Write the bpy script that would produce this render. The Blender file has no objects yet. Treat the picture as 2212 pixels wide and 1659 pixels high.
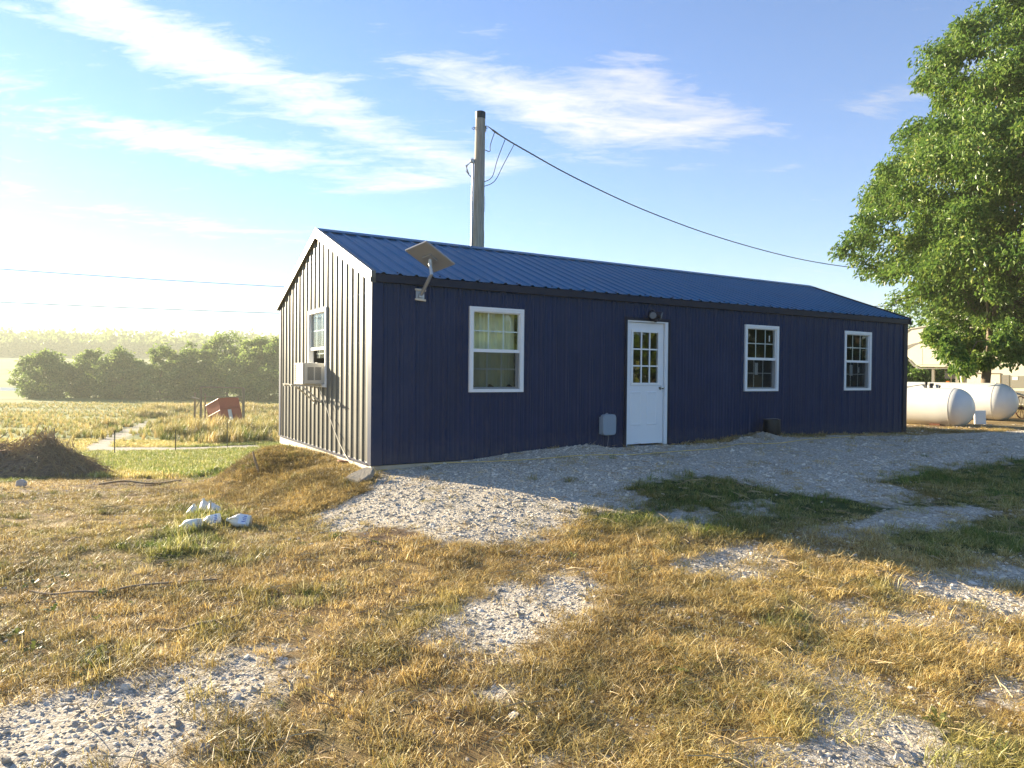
import bpy, bmesh, math, random
import numpy as np
from mathutils import Vector, Matrix

random.seed(7)
rng = np.random.default_rng(11)
scene = bpy.context.scene
COL = scene.collection
RAD = math.radians

# ------------------------------------------------------------------ camera
EYE = 1.6
FOC, PITCH, ROLL = 1529.67 / 2212, RAD(-0.7805), RAD(0.5519)
cam_d = bpy.data.cameras.new('camera')
cam = bpy.data.objects.new('camera', cam_d)
COL.objects.link(cam)
cam_d.sensor_width = 36.0
cam_d.lens = FOC * 36.0
cam_d.clip_start, cam_d.clip_end = 0.05, 6000
F = Vector((0, math.cos(PITCH), math.sin(PITCH)))
R0 = Vector((1, 0, 0))
U0 = R0.cross(F)
R1 = R0 * math.cos(ROLL) + U0 * math.sin(ROLL)
U1 = U0 * math.cos(ROLL) - R0 * math.sin(ROLL)
M = Matrix((R1, U1, -F)).transposed().to_4x4()
M.translation = Vector((0, 0, EYE))
cam.matrix_world = M
scene.camera = cam
scene.render.resolution_x, scene.render.resolution_y = 1024, 768

# ------------------------------------------------------------------ light
SUN_EL = RAD(14.2)
SUN_H = Vector((-0.811, 0.585, 0)).normalized()          # horizontal direction towards the sun
SUN_DIR = (SUN_H * math.cos(SUN_EL) + Vector((0, 0, math.sin(SUN_EL)))).normalized()
SUN_AZ = math.atan2(SUN_H.x, SUN_H.y)                     # clockwise from +Y
sun_d = bpy.data.lights.new('sun', 'SUN')
sun_d.energy = 5.0
sun_d.angle = RAD(0.55)
sun_d.color = (1.0, 0.85, 0.61)
sun = bpy.data.objects.new('sun', sun_d)
COL.objects.link(sun)
sun.location = SUN_DIR * 60
sun.rotation_euler = SUN_DIR.to_track_quat('Z', 'Y').to_euler()

scene.view_settings.view_transform = 'Standard'
scene.view_settings.look = 'None'
scene.view_settings.gamma = 1.0
scene.view_settings.exposure = 2.3
scene.view_settings.use_curve_mapping = False
scene.cycles.max_bounces = 6
scene.cycles.diffuse_bounces = 3
scene.cycles.volume_bounces = 0
scene.cycles.transparent_max_bounces = 12


class N:
    """small node-tree helper"""
    def __init__(self, tree):
        self.t = tree
        self.t.nodes.clear()

    def add(self, kind, **kw):
        n = self.t.nodes.new(kind)
        for k, v in kw.items():
            setattr(n, k, v)
        return n

    def val(self, node, key, v):
        s = node.inputs[key]
        if isinstance(v, bpy.types.NodeSocket):
            self.t.links.new(v, s)
        else:
            s.default_value = v

    def math(self, op, a, b=None, c=None, clamp=False):
        n = self.add('ShaderNodeMath', operation=op)
        n.use_clamp = clamp
        self.val(n, 0, a)
        if b is not None:
            self.val(n, 1, b)
        if c is not None:
            self.val(n, 2, c)
        return n.outputs[0]

    def mix(self, fac, a, b, blend='MIX'):
        n = self.add('ShaderNodeMix', data_type='RGBA', blend_type=blend)
        self.val(n, 0, fac)
        self.val(n, 6, a if isinstance(a, bpy.types.NodeSocket) or len(a) == 4 else (*a, 1))
        self.val(n, 7, b if isinstance(b, bpy.types.NodeSocket) or len(b) == 4 else (*b, 1))
        return n.outputs[2]

    def noise(self, vec, scale, detail=3, rough=0.55, distort=0.0):
        n = self.add('ShaderNodeTexNoise')
        if vec is not None:
            self.val(n, 'Vector', vec)
        self.val(n, 'Scale', scale)
        self.val(n, 'Detail', detail)
        self.val(n, 'Roughness', rough)
        self.val(n, 'Distortion', distort)
        return n.outputs['Fac']

    def ramp(self, fac, stops, interp='LINEAR'):
        n = self.add('ShaderNodeValToRGB')
        n.color_ramp.interpolation = interp
        e = n.color_ramp.elements
        while len(e) > 1:
            e.remove(e[-1])
        e[0].position = stops[0][0]
        c = stops[0][1]
        e[0].color = (c, c, c, 1) if isinstance(c, (int, float)) else (*c, 1)
        for p, c in stops[1:]:
            k = e.new(p)
            k.color = (c, c, c, 1) if isinstance(c, (int, float)) else (*c, 1)
        self.val(n, 0, fac)
        return n.outputs[0]

    def scalevec(self, vec, s):
        n = self.add('ShaderNodeMapping')
        self.val(n, 'Vector', vec)
        n.inputs['Scale'].default_value = s
        return n.outputs[0]

    def attr(self, name, kind='GEOMETRY'):
        return self.add('ShaderNodeAttribute', attribute_name=name, attribute_type=kind)

    def link(self, a, b):
        self.t.links.new(a, b)


# ------------------------------------------------------------------ sky
world = bpy.data.worlds.new('World')
scene.world = world
world.use_nodes = True
w = N(world.node_tree)
sky = w.add('ShaderNodeTexSky', sky_type='NISHITA')
sky.sun_disc = False
sky.sun_elevation = SUN_EL
sky.sun_rotation = SUN_AZ
sky.altitude = 200
sky.air_density = 1.0
sky.dust_density = 0.15
sky.ozone_density = 3.5
tc = w.add('ShaderNodeTexCoord')
sep = w.add('ShaderNodeSeparateXYZ')
w.link(tc.outputs['Generated'], sep.inputs[0])
sx, sy, sz = sep.outputs
az = w.math('MULTIPLY', w.math('ARCTAN2', sx, sy), 57.2958)
el = w.math('MULTIPLY', w.math('ARCSINE', sz), 57.2958)
# cloud layer seen in perspective: flat plane high above
zz = w.math('MAXIMUM', w.math('ADD', sz, 0.10), 0.05)
comb = w.add('ShaderNodeCombineXYZ')
w.link(w.math('DIVIDE', sx, zz), comb.inputs[0])
w.link(w.math('DIVIDE', sy, zz), comb.inputs[1])
plane = comb.outputs[0]
# streaks run roughly along +X, a bit towards the viewer
mp = w.add('ShaderNodeMapping')
w.link(plane, mp.inputs['Vector'])
mp.inputs['Rotation'].default_value = (0, 0, RAD(28))
mp.inputs['Scale'].default_value = (1.0, 2.6, 1.0)
n1 = w.noise(mp.outputs[0], 2.2, 10, 0.66, 0.9)
n2 = w.noise(mp.outputs[0], 7.0, 9, 0.70, 1.4)
fib = w.math('ADD', w.math('MULTIPLY', n1, 0.62), w.math('MULTIPLY', n2, 0.38))
# where the clouds of this evening stand (azimuth, elevation, half sizes, tilt, weight)
BLOBS = [(-24, 22.0, 9.5, 1.9, -17, 0.72), (-13.5, 19.5, 6.0, 1.9, -17, 0.74), (-33, 25.0, 8.0, 2.2, -20, 0.5),
         (-4.0, 22.5, 6.0, 1.3, -12, 0.75), (3.5, 20.6, 4.6, 2.0, -14, 1.05), (8.6, 21.6, 3.4, 2.5, 15, 1.25), (10.0, 19.3, 5.6, 1.5, -12, 1.2),
         (16.0, 19.4, 4.0, 1.3, -10, 0.8), (-18, 15.6, 7.5, 1.0, -3, 0.85), (-27, 16.5, 7.0, 1.1, -5, 0.62), (-3.5, 16.8, 5.5, 0.9, -4, 0.7),
         (-8, 14.8, 6.0, 0.7, 6, 0.7), (28, 19.2, 3.2, 1.0, 10, 0.65), (33.5, 20.5, 3.0, 1.0, 20, 0.55), (21.5, 15.4, 1.6, 0.35, 4, 0.5),
         (-24, 10.5, 9.0, 0.9, -3, 0.6), (-17, 5.8, 4.0, 0.5, 3, 0.8), (-30, 4.2, 9.0, 0.8, 2, 0.7), (-19, 2.8, 7.0, 0.8, 0, 0.8), (26, 8.5, 6.0, 1.5, 10, 0.35),
         (-48, 20, 12, 4.0, -12, 0.7), (-62, 12, 12, 2.5, 0, 0.7), (55, 22, 12, 3.0, 8, 0.6), (95, 25, 16, 4.0, 5, 0.6), (150, 28, 18, 4.0, -8, 0.6), (-140, 24, 18, 4, 10, 0.6), (-100, 30, 14, 4, -10, 0.6)]
tot = None
for (a0, e0, sa, se, tl, wt) in BLOBS:
    da = w.math('SUBTRACT', az, a0)
    de = w.math('SUBTRACT', el, e0)
    ct, st = math.cos(RAD(tl)), math.sin(RAD(tl))
    p = w.math('ADD', w.math('MULTIPLY', da, ct / sa), w.math('MULTIPLY', de, st / sa))
    q = w.math('ADD', w.math('MULTIPLY', da, -st / se), w.math('MULTIPLY', de, ct / se))
    r2 = w.math('ADD', w.math('MULTIPLY', p, p), w.math('MULTIPLY', q, q))
    g = w.math('MULTIPLY', w.math('POWER', 2.71828, w.math('MULTIPLY', r2, -0.8)), wt)
    tot = g if tot is None else w.math('ADD', tot, g)
cl = w.math('ADD', w.math('MULTIPLY', w.math('MINIMUM', tot, 1.15), 0.60), w.math('MULTIPLY', fib, 2.3))
cl = w.math('MULTIPLY', w.math('SUBTRACT', cl, 1.36), 1.1, clamp=True)
cl = w.math('MULTIPLY', w.math('SMOOTH_MIN', cl, 0.92, 0.2), w.math('MULTIPLY', w.math('ADD', el, 0.5), 0.5, clamp=True), clamp=True)
# clouds scatter the light of the sky around them: brighter towards the sun
dotn = w.add('ShaderNodeVectorMath', operation='DOT_PRODUCT')
w.link(tc.outputs['Generated'], dotn.inputs[0])
dotn.inputs[1].default_value = SUN_DIR
fwd = w.math('POWER', w.math('MAXIMUM', w.math('MULTIPLY_ADD', dotn.outputs['Value'], 0.5, 0.5), 0.0), 5.0)
bright = w.math('MULTIPLY_ADD', fwd, 5.0, 3.9)
cc = w.add('ShaderNodeVectorMath', operation='SCALE')
cc.inputs[0].default_value = (1.0, 0.95, 0.90)
w.link(bright, cc.inputs['Scale'])
tintn = w.mix(1.0, sky.outputs[0], (0.79, 0.955, 1.2), 'MULTIPLY')
skymix = w.mix(cl, tintn, cc.outputs[0])
bg = w.add('ShaderNodeBackground')
w.link(skymix, bg.inputs['Color'])
bg.inputs['Strength'].default_value = 0.05
out = w.add('ShaderNodeOutputWorld')
w.link(bg.outputs[0], out.inputs['Surface'])

# ------------------------------------------------------------------ geometry helpers
FP = 1529.67


def ray(px, py):
    """direction of the photograph's pixel (2212 wide)"""
    a, b = px - 1106, py - 829.5
    cr, sr = math.cos(ROLL), math.sin(ROLL)
    u, v = cr * a + sr * b, -sr * a + cr * b
    x, yy, zq = u / FP, 1.0, -v / FP
    c, s = math.cos(PITCH), math.sin(PITCH)
    return Vector((x, c * yy - s * zq, s * yy + c * zq))


def at(px, py, Y):
    r = ray(px, py)
    return Vector((0, 0, EYE)) + r * (Y / r.y)


def tag(o, label=None, cat=None, group=None, kind=None):
    if label:
        o['label'] = label
    if cat:
        o['category'] = cat
    if group:
        o['group'] = group
    if kind:
        o['kind'] = kind
    return o


def empty(name, loc=(0, 0, 0), rz=0.0, parent=None):
    o = bpy.data.objects.new(name, None)
    o.empty_display_size = 0.1
    COL.objects.link(o)
    o.location = loc
    o.rotation_euler = (0, 0, rz)
    if parent:
        o.parent = parent
    return o


class MB:
    """collects shapes, builds ONE mesh object"""
    def __init__(self):
        self.v, self.f = [], []

    def poly(self, verts, faces):
        b = len(self.v)
        self.v.extend([tuple(p) for p in verts])
        self.f.extend([tuple(i + b for i in q) for q in faces])
        return self

    def box(self, lo, hi, mat=None):
        x0, y0, z0 = lo
        x1, y1, z1 = hi
        vs = [Vector(p) for p in ((x0, y0, z0), (x1, y0, z0), (x1, y1, z0), (x0, y1, z0), (x0, y0, z1), (x1, y0, z1), (x1, y1, z1), (x0, y1, z1))]
        if mat is not None:
            vs = [mat @ p for p in vs]
        return self.poly(vs, [(0, 3, 2, 1), (4, 5, 6, 7), (0, 1, 5, 4), (1, 2, 6, 5), (2, 3, 7, 6), (3, 0, 4, 7)])

    def prism(self, pts, vec):
        """flat polygon pts swept along vec"""
        n = len(pts)
        vec = Vector(vec)
        vs = [Vector(p) for p in pts] + [Vector(p) + vec for p in pts]
        fs = [tuple(range(n)), tuple(reversed(range(n, 2 * n)))]
        fs += [(i, i + n, (i + 1) % n + n, (i + 1) % n) for i in range(n)]
        return self.poly(vs, fs)

    def tube(self, pts, r, seg=8, cap=True):
        pts = [Vector(p) for p in pts]
        rs = r if isinstance(r, (list, tuple)) else [r] * len(pts)
        vs, fs = [], []
        ref = Vector((0, 0, 1))
        for i, p in enumerate(pts):
            t = (pts[min(i + 1, len(pts) - 1)] - pts[max(i - 1, 0)])
            if t.length < 1e-9:
                t = Vector((0, 0, 1))
            t.normalize()
            a = t.cross(ref if abs(t.dot(ref)) < 0.95 else Vector((1, 0, 0))).normalized()
            b = t.cross(a)
            for k in range(seg):
                an = 2 * math.pi * k / seg
                vs.append(p + (a * math.cos(an) + b * math.sin(an)) * rs[i])
        for i in range(len(pts) - 1):
            for k in range(seg):
                k2 = (k + 1) % seg
                fs.append((i * seg + k, i * seg + k2, (i + 1) * seg + k2, (i + 1) * seg + k))
        if cap:
            fs.append(tuple(reversed(range(seg))))
            fs.append(tuple(range((len(pts) - 1) * seg, len(pts) * seg)))
        return self.poly(vs, fs)

    def lathe(self, prof, mat=None, seg=24):
        """prof: list of (radius, height) round local Z"""
        vs, fs = [], []
        for r, h in prof:
            for k in range(seg):
                an = 2 * math.pi * k / seg
                p = Vector((r * math.cos(an), r * math.sin(an), h))
                vs.append(mat @ p if mat is not None else p)
        m = len(prof)
        for i in range(m - 1):
            for k in range(seg):
                k2 = (k + 1) % seg
                fs.append((i * seg + k, i * seg + k2, (i + 1) * seg + k2, (i + 1) * seg + k))
        fs.append(tuple(reversed(range(seg))))
        fs.append(tuple(range((m - 1) * seg, m * seg)))
        return self.poly(vs, fs)

    def build(self, name, mat, parent=None, smooth=False, bevel=0.0, fix=True):
        me = bpy.data.meshes.new(name)
        me.from_pydata(self.v, [], self.f)
        if fix or bevel:
            bm = bmesh.new()
            bm.from_mesh(me)
            if fix:
                bmesh.ops.recalc_face_normals(bm, faces=bm.faces)
            if bevel:
                es = [e for e in bm.edges if len(e.link_faces) == 2 and e.calc_face_angle(0) > 0.6]
                bmesh.ops.bevel(bm, geom=es, offset=bevel, segments=1, profile=0.6, affect='EDGES')
            bm.to_mesh(me)
            bm.free()
        if smooth:
            me.polygons.foreach_set('use_smooth', [True] * len(me.polygons))
            try:
                me.set_sharp_from_angle(angle=RAD(40))
            except Exception:
                pass
        me.materials.append(mat)
        o = bpy.data.objects.new(name, me)
        COL.objects.link(o)
        if parent:
            o.parent = parent
        return o


def fast_mesh(name, V, Fq, mat, parent=None, attrs=None, smooth=False):
    """big meshes from numpy arrays; Fq is (n,3) or (n,4)"""
    me = bpy.data.meshes.new(name)
    k = Fq.shape[1]
    me.vertices.add(len(V))
    me.vertices.foreach_set('co', np.ascontiguousarray(V, dtype=np.float32).ravel())
    me.loops.add(Fq.size)
    me.loops.foreach_set('vertex_index', np.ascontiguousarray(Fq, dtype=np.int32).ravel())
    me.polygons.add(len(Fq))
    me.polygons.foreach_set('loop_start', np.arange(0, Fq.size, k, dtype=np.int32))
    me.polygons.foreach_set('use_smooth', np.full(len(Fq), smooth))
    me.update(calc_edges=True)
    for nm, (ty, dat) in (attrs or {}).items():
        a = me.attributes.new(nm, ty, 'POINT')
        a.data.foreach_set('color' if ty == 'FLOAT_COLOR' else ('vector' if ty == 'FLOAT_VECTOR' else 'value'), np.ascontiguousarray(dat, dtype=np.float32).ravel())
    if mat is not None:
        me.materials.append(mat)
    o = bpy.data.objects.new(name, me)
    COL.objects.link(o)
    if parent:
        o.parent = parent
    return o


# value noise
_tab = rng.random((256, 256))


def vnoise(x, y):
    xi, yi = np.floor(x).astype(int), np.floor(y).astype(int)
    fx, fy = x - xi, y - yi
    fx, fy = fx * fx * (3 - 2 * fx), fy * fy * (3 - 2 * fy)
    g = lambda a, b: _tab[a % 256, b % 256]
    return (g(xi, yi) * (1 - fx) + g(xi + 1, yi) * fx) * (1 - fy) + (g(xi, yi + 1) * (1 - fx) + g(xi + 1, yi + 1) * fx) * fy


def fbm(x, y, o=4):
    s, a, t = 0.0, 1.0, 0.0
    for i in range(o):
        s = s + a * vnoise(x * 2 ** i + 17.3 * i, y * 2 ** i + 5.1 * i)
        t += a
        a *= 0.5
    return s / t


def sstep(a, b, x):
    t = np.clip((x - a) / (b - a), 0, 1)
    return t * t * (3 - 2 * t)


# ------------------------------------------------------------------ materials
MATS = {}


def pmat(name, color, rough=0.6, metal=0.0, spec=0.5, var=0.0, vscale=3.0, bump=0.0, bscale=40.0, coord='Object', trans=0.0):
    m = bpy.data.materials.new(name)
    m.use_nodes = True
    n = N(m.node_tree)
    b = n.add('ShaderNodeBsdfPrincipled')
    o = n.add('ShaderNodeOutputMaterial')
    n.link(b.outputs[0], o.inputs[0])
    t = n.add('ShaderNodeTexCoord')
    b.inputs['Roughness'].default_value = rough
    b.inputs['Metallic'].default_value = metal
    b.inputs['Specular IOR Level'].default_value = spec
    b.inputs['Transmission Weight'].default_value = trans
    if var:
        f = n.noise(t.outputs[coord], vscale, 5, 0.6)
        f = n.math('MULTIPLY_ADD', n.math('SUBTRACT', f, 0.5), 2 * var, 1.0)
        c = n.add('ShaderNodeVectorMath', operation='SCALE')
        c.inputs[0].default_value = color
        n.link(f, c.inputs['Scale'])
        n.link(c.outputs[0], b.inputs['Base Color'])
        n.link(n.math('MULTIPLY', f, rough, clamp=True), b.inputs['Roughness'])
    else:
        b.inputs['Base Color'].default_value = (*color, 1)
    if bump:
        h = n.noise(t.outputs[coord], bscale, 4, 0.6)
        bp = n.add('ShaderNodeBump')
        bp.inputs['Strength'].default_value = bump
        bp.inputs['Distance'].default_value = 0.02
        n.link(h, bp.inputs['Height'])
        n.link(bp.outputs[0], b.inputs['Normal'])
    MATS[name] = m
    return m


def siding_mat(name, col, rough, spec=0.22):
    """painted ribbed steel: a little dust and uneven gloss, vertical streaks"""
    m = bpy.data.materials.new(name)
    m.use_nodes = True
    n = N(m.node_tree)
    b = n.add('ShaderNodeBsdfPrincipled')
    o = n.add('ShaderNodeOutputMaterial')
    n.link(b.outputs[0], o.inputs[0])
    t = n.add('ShaderNodeTexCoord')
    st = n.noise(n.scalevec(t.outputs['Object'], (3, 3, 0.25)), 2.0, 4, 0.55)
    du = n.noise(t.outputs['Object'], 1.3, 4, 0.6)
    f = n.math('MULTIPLY_ADD', st, 0.3, n.math('MULTIPLY_ADD', du, 0.5, 0.6))
    c = n.add('ShaderNodeVectorMath', operation='SCALE')
    c.inputs[0].default_value = col
    n.link(f, c.inputs['Scale'])
    dust = n.math('MULTIPLY', n.math('SUBTRACT', du, 0.5, clamp=True), 0.14)
    # dried mud splashed up by rain along the foot
    sz_ = n.add('ShaderNodeSeparateXYZ')
    n.link(t.outputs['Object'], sz_.inputs[0])
    low = n.math('MULTIPLY', n.math('SUBTRACT', n.math('MULTIPLY_ADD', n.noise(t.outputs['Object'], 7.0, 5, 0.7), 0.5, 0.10), sz_.outputs[2]), 1.6, clamp=True)
    dust = n.math('MAXIMUM', dust, n.math('MULTIPLY', low, 0.30))
    n.link(n.mix(dust, c.outputs[0], (0.20, 0.17, 0.13)), b.inputs['Base Color'])
    n.link(n.math('MULTIPLY_ADD', du, 0.16, rough), b.inputs['Roughness'])
    b.inputs['Specular IOR Level'].default_value = spec
    bp = n.add('ShaderNodeBump')
    bp.inputs['Strength'].default_value = 0.12
    bp.inputs['Distance'].default_value = 0.02
    n.link(n.noise(t.outputs['Object'], 2.2, 3, 0.5), bp.inputs['Height'])
    n.link(bp.outputs[0], b.inputs['Normal'])
    MATS[name] = m
    return m


def leaf_mat(name, stops, trans=0.45, attr='shade', tint=None, rough=0.5):
    m = bpy.data.materials.new(name)
    m.use_nodes = True
    n = N(m.node_tree)
    o = n.add('ShaderNodeOutputMaterial')
    col = n.ramp(n.attr(attr).outputs['Fac'], stops)
    if tint:
        g = n.ramp(n.attr(attr).outputs['Fac'], tint)
        col = n.mix(n.attr('tint', 'INSTANCER').outputs['Fac'], col, g)
        lv = n.attr('lum', 'INSTANCER').outputs['Fac']
        s = n.add('ShaderNodeVectorMath', operation='SCALE')
        n.link(col, s.inputs[0])
        n.link(lv, s.inputs['Scale'])
        col = s.outputs[0]
    b = n.add('ShaderNodeBsdfPrincipled')
    n.link(col, b.inputs['Base Color'])
    b.inputs['Roughness'].default_value = rough
    b.inputs['Specular IOR Level'].default_value = 0.3
    t = n.add('ShaderNodeBsdfTranslucent')
    n.link(col, t.inputs['Color'])
    x = n.add('ShaderNodeMixShader')
    x.inputs[0].default_value = trans
    n.link(b.outputs[0], x.inputs[1])
    n.link(t.outputs[0], x.inputs[2])
    n.link(x.outputs[0], o.inputs[0])
    MATS[name] = m
    return m


def glass_mat(name):
    """window glass: mirror by Fresnel, otherwise see through"""
    m = bpy.data.materials.new(name)
    m.use_nodes = True
    n = N(m.node_tree)
    o = n.add('ShaderNodeOutputMaterial')
    t = n.add('ShaderNodeBsdfTransparent')
    t.inputs[0].default_value = (0.93, 0.96, 0.95, 1)
    g = n.add('ShaderNodeBsdfGlossy')
    g.inputs['Roughness'].default_value = 0.02
    bp = n.add('ShaderNodeBump')
    bp.inputs['Strength'].default_value = 0.03
    bp.inputs['Distance'].default_value = 0.05
    n.link(n.noise(n.add('ShaderNodeTexCoord').outputs['Object'], 3.0, 2), bp.inputs['Height'])
    n.link(bp.outputs[0], g.inputs['Normal'])
    fr = n.add('ShaderNodeFresnel')
    bf = n.add('ShaderNodeNewGeometry').outputs['Backfacing']
    n.link(n.math('MULTIPLY_ADD', bf, -0.83333, 1.5), fr.inputs['IOR'])
    x = n.add('ShaderNodeMixShader')
    n.link(n.math('MULTIPLY', fr.outputs[0], 1.0, clamp=True), x.inputs[0])
    n.link(t.outputs[0], x.inputs[1])
    n.link(g.outputs[0], x.inputs[2])
    n.link(x.outputs[0], o.inputs[0])
    MATS[name] = m
    return m


siding_mat('siding', (0.005, 0.019, 0.068), 0.35)
siding_mat('siding_sunlit', (0.125, 0.12, 0.098), 0.36, 0.5)  # dark siding paint again, with the sun's glare put into a tan-grey tone
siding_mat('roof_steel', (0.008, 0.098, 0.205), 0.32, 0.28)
siding_mat('trim_steel', (0.008, 0.013, 0.034), 0.34)
pmat('white_vinyl', (0.80, 0.81, 0.80), 0.38, var=0.05, vscale=6)
pmat('white_door', (0.76, 0.78, 0.79), 0.42, var=0.05, vscale=2.5)
pmat('door_shadow', (0.03, 0.03, 0.035), 0.7)
glass_mat('glass')
pmat('lumber', (0.50, 0.41, 0.29), 0.75, var=0.25, vscale=7, bump=0.2)
pmat('lumber_pale', (0.70, 0.63, 0.50), 0.6, var=0.12, vscale=5, bump=0.1)  # lumber again, paler: glare on the gable rim board put into the colour
pmat('concrete', (0.52, 0.50, 0.46), 0.9, var=0.2, vscale=9, bump=0.4)
pmat('brick_red', (0.30, 0.13, 0.08), 0.85, var=0.3, vscale=12, bump=0.3)
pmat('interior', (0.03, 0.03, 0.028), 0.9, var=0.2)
pmat('curtain', (0.80, 0.76, 0.50), 0.9, var=0.12, vscale=6)
pmat('curtain_grey', (0.30, 0.33, 0.29), 0.9, var=0.3, vscale=5)
pmat('screen_mesh', (0.05, 0.055, 0.06), 0.8)
pmat('ac_shell', (0.62, 0.585, 0.49), 0.45, var=0.06, vscale=5)
pmat('ac_dark', (0.06, 0.06, 0.055), 0.7)
pmat('ac_coil', (0.42, 0.36, 0.24), 0.5, var=0.15, vscale=14)
pmat('galvanised', (0.42, 0.44, 0.46), 0.42, metal=0.65, var=0.12, vscale=9)
pmat('dish_back', (0.33, 0.345, 0.37), 0.45, var=0.05)
pmat('knob_steel', (0.45, 0.44, 0.42), 0.25, metal=1.0)
pmat('black_plastic', (0.012, 0.012, 0.015), 0.42, var=0.2)
pmat('lamp_black', (0.012, 0.015, 0.03), 0.4)
pmat('lamp_lens', (0.16, 0.19, 0.22), 0.2)
pmat('grey_box', (0.26, 0.31, 0.36), 0.5, var=0.07, vscale=8)
pmat('cord_yellow', (0.62, 0.46, 0.16), 0.55)
pmat('cord_tan', (0.62, 0.54, 0.38), 0.6)
pmat('wire_black', (0.010, 0.011, 0.014), 0.5)
pmat('wire_grey', (0.20, 0.20, 0.21), 0.5)
pmat('tank_white', (0.74, 0.72, 0.66), 0.35, var=0.10, vscale=3.5, bump=0.03, bscale=9)
pmat('tank_seam', (0.45, 0.43, 0.38), 0.6)
pmat('rust', (0.16, 0.06, 0.03), 0.85, var=0.4, vscale=10, bump=0.3)
pmat('rv_cream', (0.80, 0.74, 0.58), 0.35, var=0.04)
pmat('rv_grey', (0.26, 0.24, 0.20), 0.5)
pmat('rv_dark', (0.03, 0.03, 0.03), 0.5)
pmat('rv_bronze', (0.20, 0.15, 0.09), 0.4)
pmat('rv_panel', (0.30, 0.28, 0.22), 0.5)
pmat('orange_lens', (0.55, 0.16, 0.03), 0.3)
pmat('paper', (0.82, 0.82, 0.78), 0.8)
pmat('bark', (0.17, 0.13, 0.09), 0.9, var=0.35, vscale=10, bump=0.7, bscale=25)
pmat('stick', (0.34, 0.25, 0.15), 0.9, var=0.35, vscale=14)
pmat('dry_stalk', (0.48, 0.37, 0.20), 0.8, var=0.3, vscale=8)
pmat('jug_plastic', (0.78, 0.76, 0.66), 0.35, spec=0.5)
pmat('jug_label', (0.74, 0.79, 0.86), 0.5)
pmat('jug_blue', (0.10, 0.16, 0.42), 0.5)
pmat('red_steel', (0.42, 0.12, 0.075), 0.55, var=0.2, vscale=2, bump=0.05)
pmat('placard', (0.70, 0.70, 0.68), 0.6)
pmat('post_wood', (0.33, 0.26, 0.17), 0.85, var=0.3, vscale=8, bump=0.4)
pmat('post_steel', (0.08, 0.085, 0.05), 0.7, var=0.3)
pmat('soil', (0.28, 0.20, 0.125), 0.95, var=0.4, vscale=7, bump=0.8, bscale=30)
pmat('slab', (0.27, 0.24, 0.19), 0.95, var=0.3, vscale=9, bump=0.7)
pmat('water', (0.05, 0.06, 0.05), 0.30, spec=0.5, bump=0.5, bscale=0.8)
pmat('tyre', (0.02, 0.02, 0.02), 0.8)


def pole_mat():
    m = bpy.data.materials.new('pole_wood')
    m.use_nodes = True
    n = N(m.node_tree)
    b = n.add('ShaderNodeBsdfPrincipled')
    o = n.add('ShaderNodeOutputMaterial')
    n.link(b.outputs[0], o.inputs[0])
    t = n.add('ShaderNodeTexCoord')
    g = n.noise(n.scalevec(t.outputs['Object'], (14, 14, 0.8)), 2.5, 7, 0.65)
    big = n.noise(t.outputs['Object'], 1.6, 3)
    c = n.ramp(g, [(0.25, (0.09, 0.075, 0.06)), (0.45, (0.26, 0.23, 0.19)), (0.7, (0.44, 0.39, 0.32))])
    n.link(n.mix(n.math('MULTIPLY', big, 0.5), c, (0.34, 0.29, 0.23)), b.inputs['Base Color'])
    b.inputs['Roughness'].default_value = 0.85
    bp = n.add('ShaderNodeBump')
    bp.inputs['Strength'].default_value = 0.6
    bp.inputs['Distance'].default_value = 0.02
    n.link(g, bp.inputs['Height'])
    n.link(bp.outputs[0], b.inputs['Normal'])
    MATS['pole_wood'] = m


pole_mat()

# ------------------------------------------------------------------ the lie of the land
YAW = RAD(58.5687)
CX, CY, ZB = -1.8007, 9.1383, 0.405          # near corner of the building, height of its wall foot
DX, DY = math.sin(YAW), math.cos(YAW)        # along the long wall
NX, NY = math.cos(YAW), -math.sin(YAW)       # out of the long wall
BL, BW, BH = 12.2, 4.88, 2.48
_fy = np.array([-400, 0, 6.0, 8, 10, 13, 17, 24, 31, 45, 80, 150, 250, 330, 450, 600, 800, 1400.0])
_fz = np.array([0.1, 0, 0.02, -.03, -.18, -.46, -.84, -1.36, -1.78, -2.3, -3.6, -5.0, -5.2, -3.0, 5.0, 13.5, 19, 22])
_gd = np.array([-1, 0, 0.8, 1.6, 2.6, 3.3, 4.0, 5.2, 6.2, 7.0, 8.0, 9.5, 12.2, 30])
_gz = np.array([.26, .29, .345, .42, .50, .50, .455, .455, .46, .50, .49, .455, .41, .42])


def dn(x, y):
    return (x - CX) * DX + (y - CY) * DY, (x - CX) * NX + (y - CY) * NY


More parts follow.
